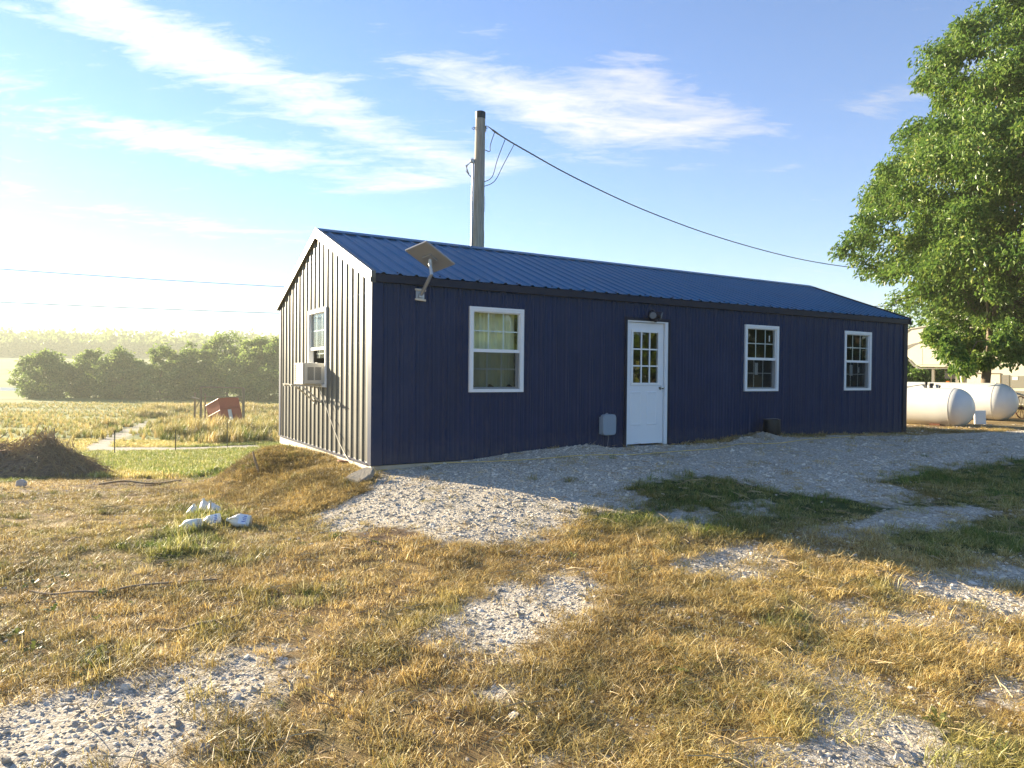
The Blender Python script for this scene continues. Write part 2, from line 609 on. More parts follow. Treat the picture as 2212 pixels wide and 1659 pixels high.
def height(x, y):
    x, y = np.asarray(x, float), np.asarray(y, float)
    d, n = dn(x, y)
    r = np.hypot(x, y)
    left = np.interp(y + 0.15 * np.minimum(x + 6, 0) * 0, _fy, _fz)
    wall = np.interp(d, _gd, _gz)
    front = wall * (1 - sstep(0.9, 7.0, n)) + 0.03 * sstep(8, 14, d) * sstep(0.9, 7, n)
    back = np.maximum(0, -5 - n)
    e0, e1 = 0.55 * back - 1.9 - 0.25 * np.clip(n, 0, 4), 0.55 * back - 0.15 + 0.7 * back + 0.35 * np.clip(n, 0, 4)
    wl = 1 - sstep(e0, np.maximum(e1, e0 + .5), d)
    # under the building the ground keeps falling towards its far corner
    drop = -0.36 * sstep(1.5, 4.7, -n) * (1 - sstep(0.6, 3.5, d)) * (n > -9)
    h = left * wl + (front + drop) * (1 - wl)
    # heap of dry grass and soil against the gable
    h = h + 0.36 * np.exp(-((d + 0.85) / 0.60) ** 2 - ((n + 2.3) / 1.05) ** 2)
    h = h + 0.10 * np.exp(-((d + 1.1) / 0.8) ** 2 - ((n + 0.4) / 1.1) ** 2)
    # soil heap by the lawn, small ridges
    h = h + 0.16 * np.exp(-((x + 6.4) / 0.5) ** 2 - ((y - 15.6) / 0.35) ** 2)
    # gravel heaps along the wall
    for (a, b, s, k) in ((2.9, .55, .45, .05), (3.3, .35, .25, .05), (6.55, .4, .2, .06), (7.15, .30, .28, .09), (9.0, .5, .6, .03)):
        h = h + k * np.exp(-((d - a) / s) ** 2 - ((n - b) / 0.28) ** 2)
    near = 1 - sstep(14, 30, r)
    h = h + near * (0.05 * (fbm(x * .55, y * .55, 3) - .5) + 0.035 * (fbm(x * 2.3, y * 2.3, 3) - .5))
    h = h + (1 - near) * 0.5 * (fbm(x * .06, y * .06, 4) - .5) * sstep(30, 70, r)
    # pond hollow
    h = h - 0.9 * (1 - sstep(.75, 1.05, np.hypot((x + 215) / 62, (y - 247) / 38)))
    return h


def hz(x, y):
    return float(height(x, y))


def G(px, py):
    """where the sight line of a pixel meets the ground"""
    r = ray(px, py)
    t0 = 1.0
    t = 1.0
    while t < 1500:
        if EYE + r.z * t < hz(r.x * t, r.y * t):
            break
        t0 = t
        t = t * 1.02 + 0.02
    for _ in range(24):
        m = 0.5 * (t0 + t)
        if EYE + r.z * m < hz(r.x * m, r.y * m):
            t = m
        else:
            t0 = m
    return Vector((r.x * t, r.y * t, hz(r.x * t, r.y * t)))


def gpoly(pts):
    return np.array([G(*p)[:2] for p in pts])


def inside(poly, x, y):
    c = np.zeros(x.shape, bool)
    j = len(poly) - 1
    for i in range(len(poly)):
        xi, yi = poly[i]
        xj, yj = poly[j]
        with np.errstate(divide='ignore', invalid='ignore'):
            k = ((yi > y) != (yj > y)) & (x < (xj - xi) * (y - yi) / (yj - yi + 1e-12) + xi)
        c ^= k
        j = i
    return c


# gravel, bare patches and green patches, each outlined where it lies on the ground
GRAVEL = [gpoly(p) for p in (
    [(812, 1012), (1000, 985), (1150, 968), (1300, 965), (1600, 955), (1950, 940), (2212, 930), (2600, 925), (2600, 985), (2212, 988), (2100, 1008), (1990, 1015), (1850, 1030),
     (1900, 1040), (1965, 1068), (1900, 1086), (1800, 1070), (1700, 1060), (1610, 1045), (1530, 1022), (1440, 1036), (1335, 1046), (1352, 1070), (1420, 1088), (1300, 1095), (1245, 1112),
     (1210, 1150), (1130, 1168), (1010, 1165), (930, 1140), (860, 1120), (780, 1142), (692, 1128), (740, 1090), (790, 1055), (838, 1028)],
    [(-140, 1550), (50, 1505), (200, 1472), (380, 1440), (480, 1420), (580, 1408), (660, 1425), (570, 1475), (470, 1545), (380, 1600), (260, 1645), (120, 1690), (-60, 1740), (-180, 1740)],
    [(890, 1375), (960, 1330), (1050, 1295), (1110, 1265), (1200, 1246), (1300, 1238), (1310, 1285), (1250, 1335), (1200, 1352), (1130, 1372), (1000, 1392)],
    [(1460, 1222), (1530, 1192), (1610, 1182), (1700, 1200), (1660, 1232), (1560, 1252)],
    [(1400, 1118), (1480, 1100), (1560, 1108), (1540, 1128), (1440, 1132)],
    [(1560, 1088), (1640, 1080), (1690, 1098), (1610, 1106)],
    [(1830, 1138), (1930, 1108), (2060, 1090), (2140, 1098), (2100, 1118), (1960, 1138), (1900, 1150)],
    [(1720, 1152), (1800, 1128), (1860, 1142), (1800, 1160)],
    [(1890, 1260), (2010, 1240), (2140, 1262), (2212, 1300), (2280, 1340), (2200, 1350), (2060, 1310), (1950, 1290)],
    [(1740, 1330), (1850, 1310), (1930, 1330), (1860, 1362), (1780, 1358)],
    [(1660, 1445), (1770, 1412), (1880, 1435), (1830, 1485), (1710, 1482)],
    [(960, 1470), (1060, 1440), (1130, 1455), (1050, 1490)],
    [(1000, 1405), (1120, 1390), (1180, 1410), (1080, 1430)],
    [(1960, 1360), (2080, 1345), (2160, 1375), (2040, 1395)],
    [(2050, 1230), (2150, 1215), (2240, 1240), (2230, 1262), (2120, 1252)],
    [(1580, 1640), (1700, 1560), (1800, 1500), (1900, 1530), (2000, 1560), (2080, 1600), (1980, 1640), (1900, 1700), (1600, 1720)],
    [(1150, 1640), (1240, 1600), (1300, 1620), (1260, 1680), (1150, 1690)],
    [(2060, 1480), (2160, 1440), (2240, 1470), (2180, 1510)],
    [(185, 965), (330, 905), (345, 912), (262, 945), (235, 966), (400, 967), (560, 961), (560, 966), (400, 974), (180, 976)],
)]
GREEN = [gpoly(p) for p in (
    [(1330, 1042), (1440, 1030), (1530, 1012), (1610, 1040), (1700, 1058), (1800, 1070), (1900, 1088), (2000, 1075), (2120, 1030), (2230, 1010), (2300, 1060), (2100, 1110), (1900, 1110), (1780, 1120), (1640, 1140), (1500, 1150), (1380, 1140), (1255, 1118), (1300, 1095), (1420, 1085), (1350, 1068)],
    [(1850, 1028), (1990, 1012), (2230, 985), (2300, 1010), (2100, 1030), (1990, 1055)],
    [(1900, 1160), (2050, 1130), (2230, 1120), (2300, 1180), (2100, 1200), (1950, 1195)],
    [(300, 1165), (380, 1140), (450, 1160), (440, 1200), (350, 1215)],
    [(380, 1130), (420, 1090), (480, 1085), (520, 1110), (470, 1140)],
    [(-200, 1010), (100, 985), (300, 968), (610, 955), (640, 985), (540, 1015), (400, 1030), (200, 1020), (0, 1045)],
    [(1150, 1480), (1210, 1440), (1250, 1470), (1210, 1500)],
    [(440, 1600), (580, 1560), (640, 1570), (560, 1620), (450, 1650)],
    [(750, 1570), (840, 1530), (890, 1560), (830, 1600)],
    [(1710, 1540), (1860, 1530), (1960, 1580), (1880, 1610), (1760, 1580)],
    [(1900, 1620), (2050, 1560), (2230, 1560), (2230, 1660), (1950, 1680)],
    [(820, 1310), (950, 1300), (1050, 1275), (1080, 1290), (960, 1330), (850, 1340)],
    [(1270, 990), (1350, 982), (1370, 1000), (1300, 1008)],
    [(1990, 1030), (2030, 1025), (2040, 1040), (2000, 1045)],
)]
SOIL = [gpoly(p) for p in (
    [(180, 1040), (330, 1032), (480, 1022), (560, 1020), (540, 1045), (440, 1060), (300, 1070), (160, 1065)],
    [(-150, 1075), (60, 1050), (180, 1046), (120, 1090), (-100, 1110)],
    [(760, 1140), (900, 1115), (960, 1150), (860, 1185), (780, 1195)],
    [(700, 1125), (760, 1060), (820, 1020), (842, 1030), (790, 1070), (760, 1100)],
)]


def masks(x, y):
    """soft cover 0..1 of gravel, green grass and soil"""
    wx = x + 0.35 * (fbm(x * 1.6, y * 1.6, 4) - .5) + 0.16 * (fbm(x * 7, y * 7 + 9, 3) - .5)
    wy = y + 0.45 * (fbm(x * 1.6 + 40, y * 1.6, 4) - .5) + 0.16 * (fbm(x * 7 + 31, y * 7, 3) - .5)
    outm = []
    jit = [(0, 0), (.19, .05), (-.17, .08), (.06, -.2), (-.08, -.15), (.1, .21), (-.12, .2)]
    for polys in (GRAVEL, GREEN, SOIL):
        acc = np.zeros(x.shape)
        for (jx, jy) in jit:
            m_ = np.zeros(x.shape, bool)
            for p in polys:
                m_ |= inside(p, wx + jx, wy + jy)
            acc += m_
        outm.append(np.clip(acc / len(jit) * (1.35 if polys is GRAVEL else 1.1), 0, 1))
    return outm


# the ground: one sheet, fine near the camera, coarse to the horizon
def axis(lo, hi, a, b, step, grow):
    mid = list(np.arange(a, b + 1e-6, step))
    s, v = step, b
    up = []
    while v < hi:
        s *= grow
        v += s
        up.append(v)
    s, v = step, a
    dnn = []
    while v > lo:
        s *= grow
        v -= s
        dnn.append(v)
    return np.array(dnn[::-1] + mid + up)


GXs = axis(-1150, 1150, -8.5, 9.5, 0.065, 1.055)
GYs = axis(-120, 1250, 1.6, 13.0, 0.06, 1.05)
XX, YY = np.meshgrid(GXs, GYs)
ZZ = height(XX, YY)
gv, gr, so = masks(XX, YY)
rr = np.hypot(XX, YY)
far = sstep(30, 45, rr)
colr = np.stack([gv, gr, so, far], -1).reshape(-1, 4)
nx_, ny_ = len(GXs), len(GYs)
ii = np.arange(ny_ - 1)[:, None] * nx_ + np.arange(nx_ - 1)[None, :]
Fq = np.stack([ii, ii + 1, ii + 1 + nx_, ii + nx_], -1).reshape(-1, 4)
V = np.stack([XX, YY, ZZ], -1).reshape(-1, 3)


def ground_mat():
    m = bpy.data.materials.new('ground')
    m.use_nodes = True
    n = N(m.node_tree)
    b = n.add('ShaderNodeBsdfPrincipled')
    o = n.add('ShaderNodeOutputMaterial')
    n.link(b.outputs[0], o.inputs[0])
    t = n.add('ShaderNodeTexCoord').outputs['Object']
    a = n.attr('mask')
    s = n.add('ShaderNodeSeparateColor')
    n.link(a.outputs['Color'], s.inputs[0])
    fa = a.outputs['Alpha']
    big = n.noise(t, 0.9, 5, 0.6)
    fine = n.noise(t, 26, 4, 0.7)
    fa_ = n.noise(n.scalevec(t, (1, 5, 1)), 60, 4, 0.75, 1.5)
    fb_ = n.noise(n.scalevec(t, (5, 1, 1)), 60, 4, 0.75, 1.5)
    fib_ = n.math('MAXIMUM', fa_, fb_)
    straw = n.ramp(n.math('MULTIPLY_ADD', big, 0.35, n.math('MULTIPLY', fib_, 0.65)), [(0.40, (0.075, 0.042, 0.017)), (0.50, (0.20, 0.13, 0.055)), (0.58, (0.38, 0.28, 0.125)), (0.68, (0.58, 0.47, 0.26))])
    wv = n.add('ShaderNodeVectorMath', operation='MULTIPLY_ADD')
    wn_ = n.add('ShaderNodeTexNoise')
    wn_.inputs['Scale'].default_value = 30.0
    n.link(t, wn_.inputs['Vector'])
    n.link(wn_.outputs['Color'], wv.inputs[0])
    wv.inputs[1].default_value = (0.05, 0.05, 0.05)
    n.link(t, wv.inputs[2])
    vo = n.add('ShaderNodeTexVoronoi')
    n.link(wv.outputs[0], vo.inputs['Vector'])
    vo.inputs['Scale'].default_value = 58
    vo2 = n.add('ShaderNodeTexVoronoi')
    n.link(t, vo2.inputs['Vector'])
    vo2.inputs['Scale'].default_value = 95
    sc = n.add('ShaderNodeSeparateColor')
    n.link(vo.outputs['Color'], sc.inputs[0])
    stone = n.ramp(n.math('MULTIPLY_ADD', sc.outputs[0], 0.7, n.math('MULTIPLY', fine, 0.3)), [(0.1, (0.27, 0.235, 0.18)), (0.5, (0.47, 0.42, 0.335)), (0.9, (0.66, 0.61, 0.51))])
    green = n.ramp(fine, [(0.3, (0.028, 0.045, 0.012)), (0.7, (0.075, 0.10, 0.028))])
    soil = n.ramp(fine, [(0.3, (0.055, 0.035, 0.02)), (0.7, (0.16, 0.105, 0.06))])
    wide = n.noise(n.scalevec(t, (1, 2.6, 1)), 0.03, 7, 0.65)
    field = n.ramp(n.math('MULTIPLY_ADD', fine, 0.15, n.math('MULTIPLY', wide, 0.85)), [(0.32, (0.075, 0.115, 0.026)), (0.5, (0.17, 0.20, 0.055)), (0.68, (0.34, 0.31, 0.12))])
    c = n.mix(fa, straw, field)
    c = n.mix(s.outputs[1], c, green)
    c = n.mix(s.outputs[2], c, soil)
    gmask = n.math('MULTIPLY', n.math('SUBTRACT', n.math('MULTIPLY_ADD', s.outputs[0], 1.25, n.math('MULTIPLY', n.noise(t, 9.0, 5, 0.7), 0.9)), 0.72), 2.6, clamp=True)
    c = n.mix(gmask, c, stone)
    n.link(c, b.inputs['Base Color'])
    b.inputs['Roughness'].default_value = 0.95
    b.inputs['Specular IOR Level'].default_value = 0.15
    hs = n.math('ADD', n.math('MULTIPLY', vo.outputs['Distance'], -1.0), n.math('MULTIPLY', vo2.outputs['Distance'], -0.5))
    hgt = n.math('ADD', n.math('MULTIPLY', hs, gmask), n.math('MULTIPLY_ADD', fib_, 0.6, n.math('MULTIPLY', fine, 0.4)))
    bp = n.add('ShaderNodeBump')
    bp.inputs['Strength'].default_value = 0.55
    bp.inputs['Distance'].default_value = 0.025
    n.link(hgt, bp.inputs['Height'])
    n.link(bp.outputs[0], b.inputs['Normal'])
    return m


ground = fast_mesh('ground', V, Fq, ground_mat(), attrs={'mask': ('FLOAT_COLOR', colr)}, smooth=True)
tag(ground, 'uneven yard of dry grass, gravel and soil sloping to the fields', 'ground', kind='structure')

# pond
pm = MB()
ring = [(-215 + 68 * math.cos(a), 247 + 42 * math.sin(a), -5.30) for a in np.linspace(0, 2 * math.pi, 48, endpoint=False)]
pm.poly(ring, [tuple(range(48))])
pond = pm.build('pond_water', MATS['water'])
tag(pond, 'pond mirroring the bright sky beyond the field at left', 'pond', kind='structure')

# ------------------------------------------------------------------ the building
bld = empty('metal_building', (CX, CY, ZB), math.atan2(DY, DX))
tag(bld, 'long dark navy ribbed metal cabin with white door and three front windows', 'building')
RIB, RH = 0.2286, 0.021
WIN = {'w1': (1.395, 2.288, 0.940, 2.137), 'w2': (7.010, 7.935, 0.930, 2.137), 'w3': (9.955, 10.876, 0.935, 2.142)}
DOOR = (4.247, 5.132, 0.060, 2.085)
GWIN = (1.925, 2.935, 0.970, 2.200)           # in the gable: y from the near corner, z
RK = 0.385                                     # roof slope


def rib_profile(a, b):
    """(x, outward offset) of one sheet from a to b"""
    pts = [(a, 0.0)]
    k = math.floor(a / RIB) - 1
    while k * RIB < b + RIB:
        c = k * RIB + 0.114
        pts += [(c - .036, 0), (c - .013, RH), (c + .013, RH), (c + .036, 0)]
        for q in (0.33, 0.67):
            e = c + RIB * q
            pts += [(e - .014, 0), (e - .007, .004), (e + .007, .004), (e + .014, 0)]
        k += 1
    pts = [p for p in sorted(pts) if a - 1e-9 <= p[0] <= b + 1e-9]
    pts.append((b, 0.0))
    return pts


def cut(pts, xs):
    """insert break points"""
    for x in xs:
        for i in range(len(pts) - 1):
            if pts[i][0] + 1e-6 < x < pts[i + 1][0] - 1e-6:
                f_ = (x - pts[i][0]) / (pts[i + 1][0] - pts[i][0])
                pts = pts[:i + 1] + [(x, pts[i][1] + f_ * (pts[i + 1][1] - pts[i][1]))] + pts[i + 1:]
                break
    return pts


def sheet(name, a, b, zlo, ztop, holes, put, mat, extra=()):
    pts = cut(rib_profile(a, b), [h[0] for h in holes] + [h[1] for h in holes] + list(extra))
    m = MB()
    for (x0, o0), (x1, o1) in zip(pts, pts[1:]):
        if x1 - x0 < 1e-6:
            continue
        xm = .5 * (x0 + x1)
        spans = [(zlo, None)]
        for h in sorted(holes, key=lambda q: q[2]):
            if h[0] < xm < h[1]:
                lo = spans.pop()[0]
                spans += [(lo, h[2]), (h[3], None)]
        for lo, hi in spans:
            za, zb = (ztop(x0), ztop(x1)) if hi is None else (hi, hi)
            if za - lo < 1e-4 and zb - lo < 1e-4:
                continue
            m.poly([put(x0, o0, lo), put(x1, o1, lo), put(x1, o1, zb), put(x0, o0, za)], [(0, 1, 2, 3)])
    return m.build(name, mat, bld, fix=False)


PW = 0.9144
fr_holes = [(w_[0] + .03, w_[1] - .03, w_[2] + .03, w_[3] - .03) for w_ in WIN.values()] + [(DOOR[0], DOOR[1], -1, DOOR[3])]
k = 0
while k * PW < BL - .05:
    a, b = k * PW, min((k + 1) * PW, BL)
    sheet('wall_panel', a, b, 0.0, lambda x: BH, [h for h in fr_holes if h[1] > a and h[0] < b], lambda x, o, z: (x, -o, z), MATS['siding'])
    sheet('wall_panel', a, b, 0.0, lambda x: BH, [], lambda x, o, z: (x, BW + o, z), MATS['siding'])
    k += 1
k = 0
while k * PW < BW - .05:
    a, b = k * PW, min((k + 1) * PW, BW)
    top = lambda y: BH + RK * min(y, BW - y) + .005
    gh = [(GWIN[0] + .03, GWIN[1] - .03, GWIN[2] + .03, GWIN[3] - .03)]
    sheet('wall_panel', a, b, 0.0, top, [h for h in gh if h[1] > a and h[0] < b], lambda y, o, z: (-o, y, z), MATS['siding_sunlit'], extra=[BW / 2])
    sheet('wall_panel', a, b, 0.0, top, [], lambda y, o, z: (BL + o, y, z), MATS['siding'], extra=[BW / 2])
    k += 1
# roof: sheets side by side on both slopes
EV, RX0, RX1 = -0.075, -0.045, BL + 0.045
rz0 = BH + 0.025
k = 0
while RX0 + k * PW < RX1 - .05:
    a, b = RX0 + k * PW, min(RX0 + (k + 1) * PW, RX1)
    for sgn in (0, 1):
        m = MB()
        pts = rib_profile(a, b)
        nrm = Vector((0, -RK, 1)).normalized()
        for (x0, o0), (x1, o1) in zip(pts, pts[1:]):
            if x1 - x0 < 1e-6:
                continue
            q = []
            for (x, o_, y) in ((x0, o0, EV), (x1, o1, EV), (x1, o1, BW / 2), (x0, o0, BW / 2)):
                yy, zq = y + nrm.y * o_, rz0 + RK * y + nrm.z * o_
                q.append((x, yy if sgn == 0 else BW - yy, zq))
            m.poly(q, [(0, 1, 2, 3)])
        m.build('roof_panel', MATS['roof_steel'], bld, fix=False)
    k += 1
# ridge cap, rakes, eaves, corners
zr = rz0 + RK * BW / 2
m = MB()
for sgn in (-1, 1):
    p0, p1 = (BW / 2, zr + .032), (BW / 2 + sgn * .17, zr + .032 - RK * .17)
    m.prism([(RX0 - .004, p0[0], p0[1]), (RX0 - .004, p1[0], p1[1]), (RX0 - .004, p1[0], p1[1] - .012), (RX0 - .004, p0[0], p0[1] - .012)], (RX1 - RX0 + .008, 0, 0))
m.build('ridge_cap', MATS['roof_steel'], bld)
for x0, x1 in ((RX0 - .012, .004), (BL - .004, RX1 + .012)):
    for sgn in (0, 1):
        f_ = lambda y: y if sgn == 0 else BW - y
        m = MB()
        y0, y1 = EV - .005, BW / 2 + (.0015 if sgn else -.0015)
        for (t0, t1, xa, xb) in ((.030, -.105, x0, x1), (-.060, -.120, x0 - (.010 if x0 < 1 else 0), x1 + (.010 if x0 > 1 else 0))):
            m.prism([(xa, f_(y0), rz0 + RK * y0 + t0), (xa, f_(y1), rz0 + RK * y1 + t0), (xa, f_(y1), rz0 + RK * y1 + t1), (xa, f_(y0), rz0 + RK * y0 + t1)], (xb - xa, 0, 0))
        m.build('rake_trim', MATS['siding_sunlit'] if x0 < 1 else MATS['trim_steel'], bld)  # rake on the sunlit end repeats the glare-toned paint
for yv in (0, 1):
    f_ = lambda y: y if yv == 0 else BW - y
    m = MB()
    m.box((0.006, min(f_(-.062), f_(-.022)), BH - .11), (BL - .006, max(f_(-.062), f_(-.022)), BH - .012))
    m.build('eave_trim', MATS['trim_steel'], bld)
for cx_, cy_ in ((0, 0), (BL, 0), (0, BW), (BL, BW)):
    sxn, syn = (-1 if cx_ == 0 else 1), (-1 if cy_ == 0 else 1)
    m = MB()
    o1, o2, lg = .026, .024, .115
    xs = sorted((cx_ + sxn * o1, cx_ - sxn * lg))
    ys = sorted((cy_ + syn * o1, cy_ + syn * o2 - syn * .004))
    m.box((xs[0], ys[0], -.004), (xs[1], ys[1], BH - .114))
    xs = sorted((cx_ + sxn * o1, cx_ + sxn * o2 - sxn * .004))
    ys = sorted((cy_ + syn * (o2 - .005), cy_ - syn * .10))
    m.box((xs[0], ys[0], -.004), (xs[1], ys[1], BH - .03))
    m.build('corner_trim', MATS['siding'] if cx_ == 0 else MATS['trim_steel'], bld)
# foot trim and rim boards
for nm, lo, hi, mt in (('base_trim', (-.03, .11, -.012), (.0, BW - .10, .022), 'siding'), ('rim_board', (-.012, .0, -.135), (.028, BW, -.014), 'lumber_pale'),
                       ('rim_board', (.030, .012, -.135), (BL - .03, .05, -.014), 'lumber'), ('rim_board', (.030, BW - .05, -.135), (BL - .03, BW - .012, -.014), 'lumber'), ('rim_board', (BL - .028, 0, -.135), (BL + .012, BW, -.014), 'lumber')):
    MB().box(lo, hi).build(nm, MATS[mt], bld)
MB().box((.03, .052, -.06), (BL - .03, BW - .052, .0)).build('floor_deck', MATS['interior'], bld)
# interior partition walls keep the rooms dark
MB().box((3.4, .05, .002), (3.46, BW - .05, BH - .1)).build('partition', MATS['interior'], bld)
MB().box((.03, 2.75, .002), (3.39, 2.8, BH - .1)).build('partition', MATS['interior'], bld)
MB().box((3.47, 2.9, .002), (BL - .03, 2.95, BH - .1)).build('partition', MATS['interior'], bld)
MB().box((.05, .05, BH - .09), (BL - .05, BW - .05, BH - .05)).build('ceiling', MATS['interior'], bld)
# block piers and a skid
for (x0, y0) in ((.02, 4.35), (.02, .06), (6.0, .2), (6.0, 4.4), (11.7, .1), (11.7, 4.4)):
    z = -.14
    for q in range(2):
        MB().box((x0, y0, z - .19), (x0 + .36, y0 + .36 - .02 * q, z - .002)).build('pier_block', MATS['concrete'], bld, bevel=.006)
        z -= .193
MB().box((.03, 4.05, -.215), (.14, 4.34, -.14)).build('wood_shim', MATS['lumber_pale'], bld)

# screws along the eave and across the gable
m = MB()
for i in range(20):
    x = .3 + i * .6096
    m.box((x - .007, EV - .012, rz0 + RK * EV + .018), (x + .007, EV + .003, rz0 + RK * EV + .034))
tag(m.build('roof_screws', MATS['trim_steel'], bld), kind='stuff')

m = MB()
for zq in (.30, .95, 1.60, 2.25):
    for i in range(54):
        x = .06 + i * RIB
        if x < BL - .1 and not any(h[0] - .05 < x < h[1] + .05 and h[2] - .06 < zq < h[3] + .06 for h in fr_holes):
            m.box((x - .006, -.005, zq - .006), (x + .006, .0, zq + .006))
    for i in range(21):
        y = .06 + i * RIB
        if y < BW - .08 and not (GWIN[0] - .05 < y < GWIN[1] + .05 and GWIN[2] - .06 < zq < GWIN[3] + .06):
            m.box((-.005, y - .006, zq - .006), (.0, y + .006, zq + .006))
tag(m.build('siding_screws', MATS['trim_steel'], bld), kind='stuff')


def window(rect, put, has_ac=False, lower_dark=True):
    """double hung vinyl window, 6 over 6; put(u, out, z) -> building space"""
    u0, u1, z0, z1 = rect

    def bx(m, ua, ub, oa, ob, za, zb):
        vs = [put(u, o, z) for z in (za, zb) for (u, o) in ((ua, oa), (ub, oa), (ub, ob), (ua, ob))]
        m.poly(vs, [(0, 3, 2, 1), (4, 5, 6, 7), (0, 1, 5, 4), (1, 2, 6, 5), (2, 3, 7, 6), (3, 0, 4, 7)])
    t = .062
    m = MB()
    bx(m, u0, u0 + t, -.06, .034, z0, z1)
    bx(m, u1 - t, u1, -.06, .034, z0, z1)
    bx(m, u0 + t, u1 - t, -.06, .034, z1 - t, z1)
    bx(m, u0 + t, u1 - t, -.06, .036, z0, z0 + .045)
    # raised outer lip
    for (a, b, c, d_) in ((u0 + .012, u0 + .030, z0 + .01, z1 - .012), (u1 - .030, u1 - .012, z0 + .01, z1 - .012), (u0 + .034, u1 - .034, z1 - .030, z1 - .012)):
        bx(m, a, b, .034, .040, c, d_)
    win = m.build('window', MATS['white_vinyl'], bld)
    zm = z0 + (z1 - z0) * .475
    # upper sash in front, lower sash behind
    for nm, (a, b, za, zb, of, bar) in {'upper_sash': (u0 + t, u1 - t, zm - .004, z1 - t, .0, .014), 'lower_sash': (u0 + t, u1 - t, z0 + .046, zm + .03, -.040, .03)}.items():
        m = MB()
        bb = .045 if nm == 'upper_sash' else .026
        bx(m, a, a + bar, of - .022, of + .006, za, zb)
        bx(m, b - bar, b, of - .022, of + .006, za, zb)
        bx(m, a + bar, b - bar, of - .022, of + .006, zb - .014, zb)
        bx(m, a + bar, b - bar, of - .022, of + .010, za, za + bb)
        s_ = m.build(nm, MATS['white_vinyl'], win)
        if has_ac and nm == 'lower_sash':
            za = zb - .16
        ia, ib, ic, id_ = a + bar, b - bar, za + (bb if not (has_ac and nm == 'lower_sash') else 0), zb - .014
        m = MB()
        bx(m, ia, ib, of - .012, of - .008, ic, id_)
        m.build('pane', MATS['glass'], win)
        for q in (1, 2):
            m = MB()
            x = ia + (ib - ia) * q / 3
            bx(m, x - .0085, x + .0085, of - .0185, of - .0135, ic, id_)
            m.build('muntin', MATS['white_vinyl'], win)
        m = MB()
        zc = (ic + id_) / 2
        bx(m, ia, ib, of - .0250, of - .0190, zc - .0085, zc + .0085)
        m.build('muntin', MATS['white_vinyl'], win)
    return win


fput = lambda u, o, z: (u, -o, z)
gput = lambda u, o, z: (-o, u, z)
for w_ in WIN.values():
    window(w_, fput)
window(GWIN, gput, has_ac=True)
# stickers left on the lower panes
for w_, u, wd, zt, ht in ((WIN['w2'], .36, .085, .52, .22), (WIN['w3'], .30, .10, .52, .22), (WIN['w3'], .60, .03, .48, .12), (WIN['w2'], .69, .025, 1.03, .11)):
    MB().box((w_[0] + u, .0505 if zt < 1 else .0105, w_[2] + zt - ht), (w_[0] + u + wd, .052 if zt < 1 else .012, w_[2] + zt)).build('window_sticker', MATS['paper'], bld)

# door
d0, d1, dz0, dz1 = DOOR
m = MB()
m.box((d0 - .045, -.034, -.05), (d0, -.004, dz1 + .05))
m.box((d1, -.034, -.05), (d1 + .045, -.004, dz1 + .05))
m.box((d0, -.034, dz1), (d1, -.004, dz1 + .05))
m.build('door_trim', MATS['trim_steel'], bld)
m = MB()
m.box((d0 + .001, -.026, dz0), (d0 + .022, .11, dz1 - .001))
m.box((d1 - .062, -.026, dz0), (d1 - .001, .11, dz1 - .001))
m.box((d0 + .022, -.026, dz1 - .024), (d1 - .062, .11, dz1 - .001))
m.build('door_frame', MATS['white_door'], bld)
MB().box((d0, -.06, dz0 - .075), (d1, .10, dz0 - .006)).build('threshold', MATS['galvanised'], bld)
L0, L1, DZ0, DZ1 = d0 + .026, d1 - .070, dz0 + .022, dz1 - .030
m = MB()
gx0, gx1, gz0, gz1 = L0 + .115, L1 - .115, DZ0 + .985, DZ1 - .145
for (a, b, c, e) in ((L0, gx0, DZ0, DZ1), (gx1, L1, DZ0, DZ1), (gx0, gx1, gz1, DZ1), (gx0, gx1, DZ0, gz0)):
    m.box((a, .012, c), (b, .055, e))
door = m.build('door', MATS['white_door'], bld)
MB().box((L1 + .0015, .02, DZ0), (L1 + .007, .05, DZ1)).build('door_gap', MATS['door_shadow'], door)
m = MB()
for (a, b, c, e) in ((gx0 - .03, gx0 + .012, gz0 - .03, gz1 + .03), (gx1 - .012, gx1 + .03, gz0 - .03, gz1 + .03), (gx0 + .012, gx1 - .012, gz1 - .012, gz1 + .03), (gx0 + .012, gx1 - .012, gz0 - .03, gz0 + .012)):
    m.box((a, -.002, c), (b, .0115, e))
m.build('lite_frame', MATS['white_vinyl'], door, bevel=.003)
gx0, gx1, gz0, gz1 = gx0 + .012, gx1 - .012, gz0 + .012, gz1 - .012
for q in (1, 2):
    x = gx0 + (gx1 - gx0) * q / 3
    MB().box((x - .011, .004, gz0), (x + .011, .020, gz1)).build('muntin', MATS['white_vinyl'], door)
    z = gz0 + (gz1 - gz0) * q / 3
    MB().box((gx0, .006, z - .011), (gx1, .0185, z + .011)).build('muntin', MATS['white_vinyl'], door)
for i in range(3):
    for j in range(3):
        a, b = gx0 + (gx1 - gx0) * i / 3, gx0 + (gx1 - gx0) * (i + 1) / 3
        c, e = gz0 + (gz1 - gz0) * j / 3, gz0 + (gz1 - gz0) * (j + 1) / 3
        MB().box((a + .0005, .022, c + .0005), (b - .0005, .026, e - .0005)).build('pane', MATS['glass'], door)
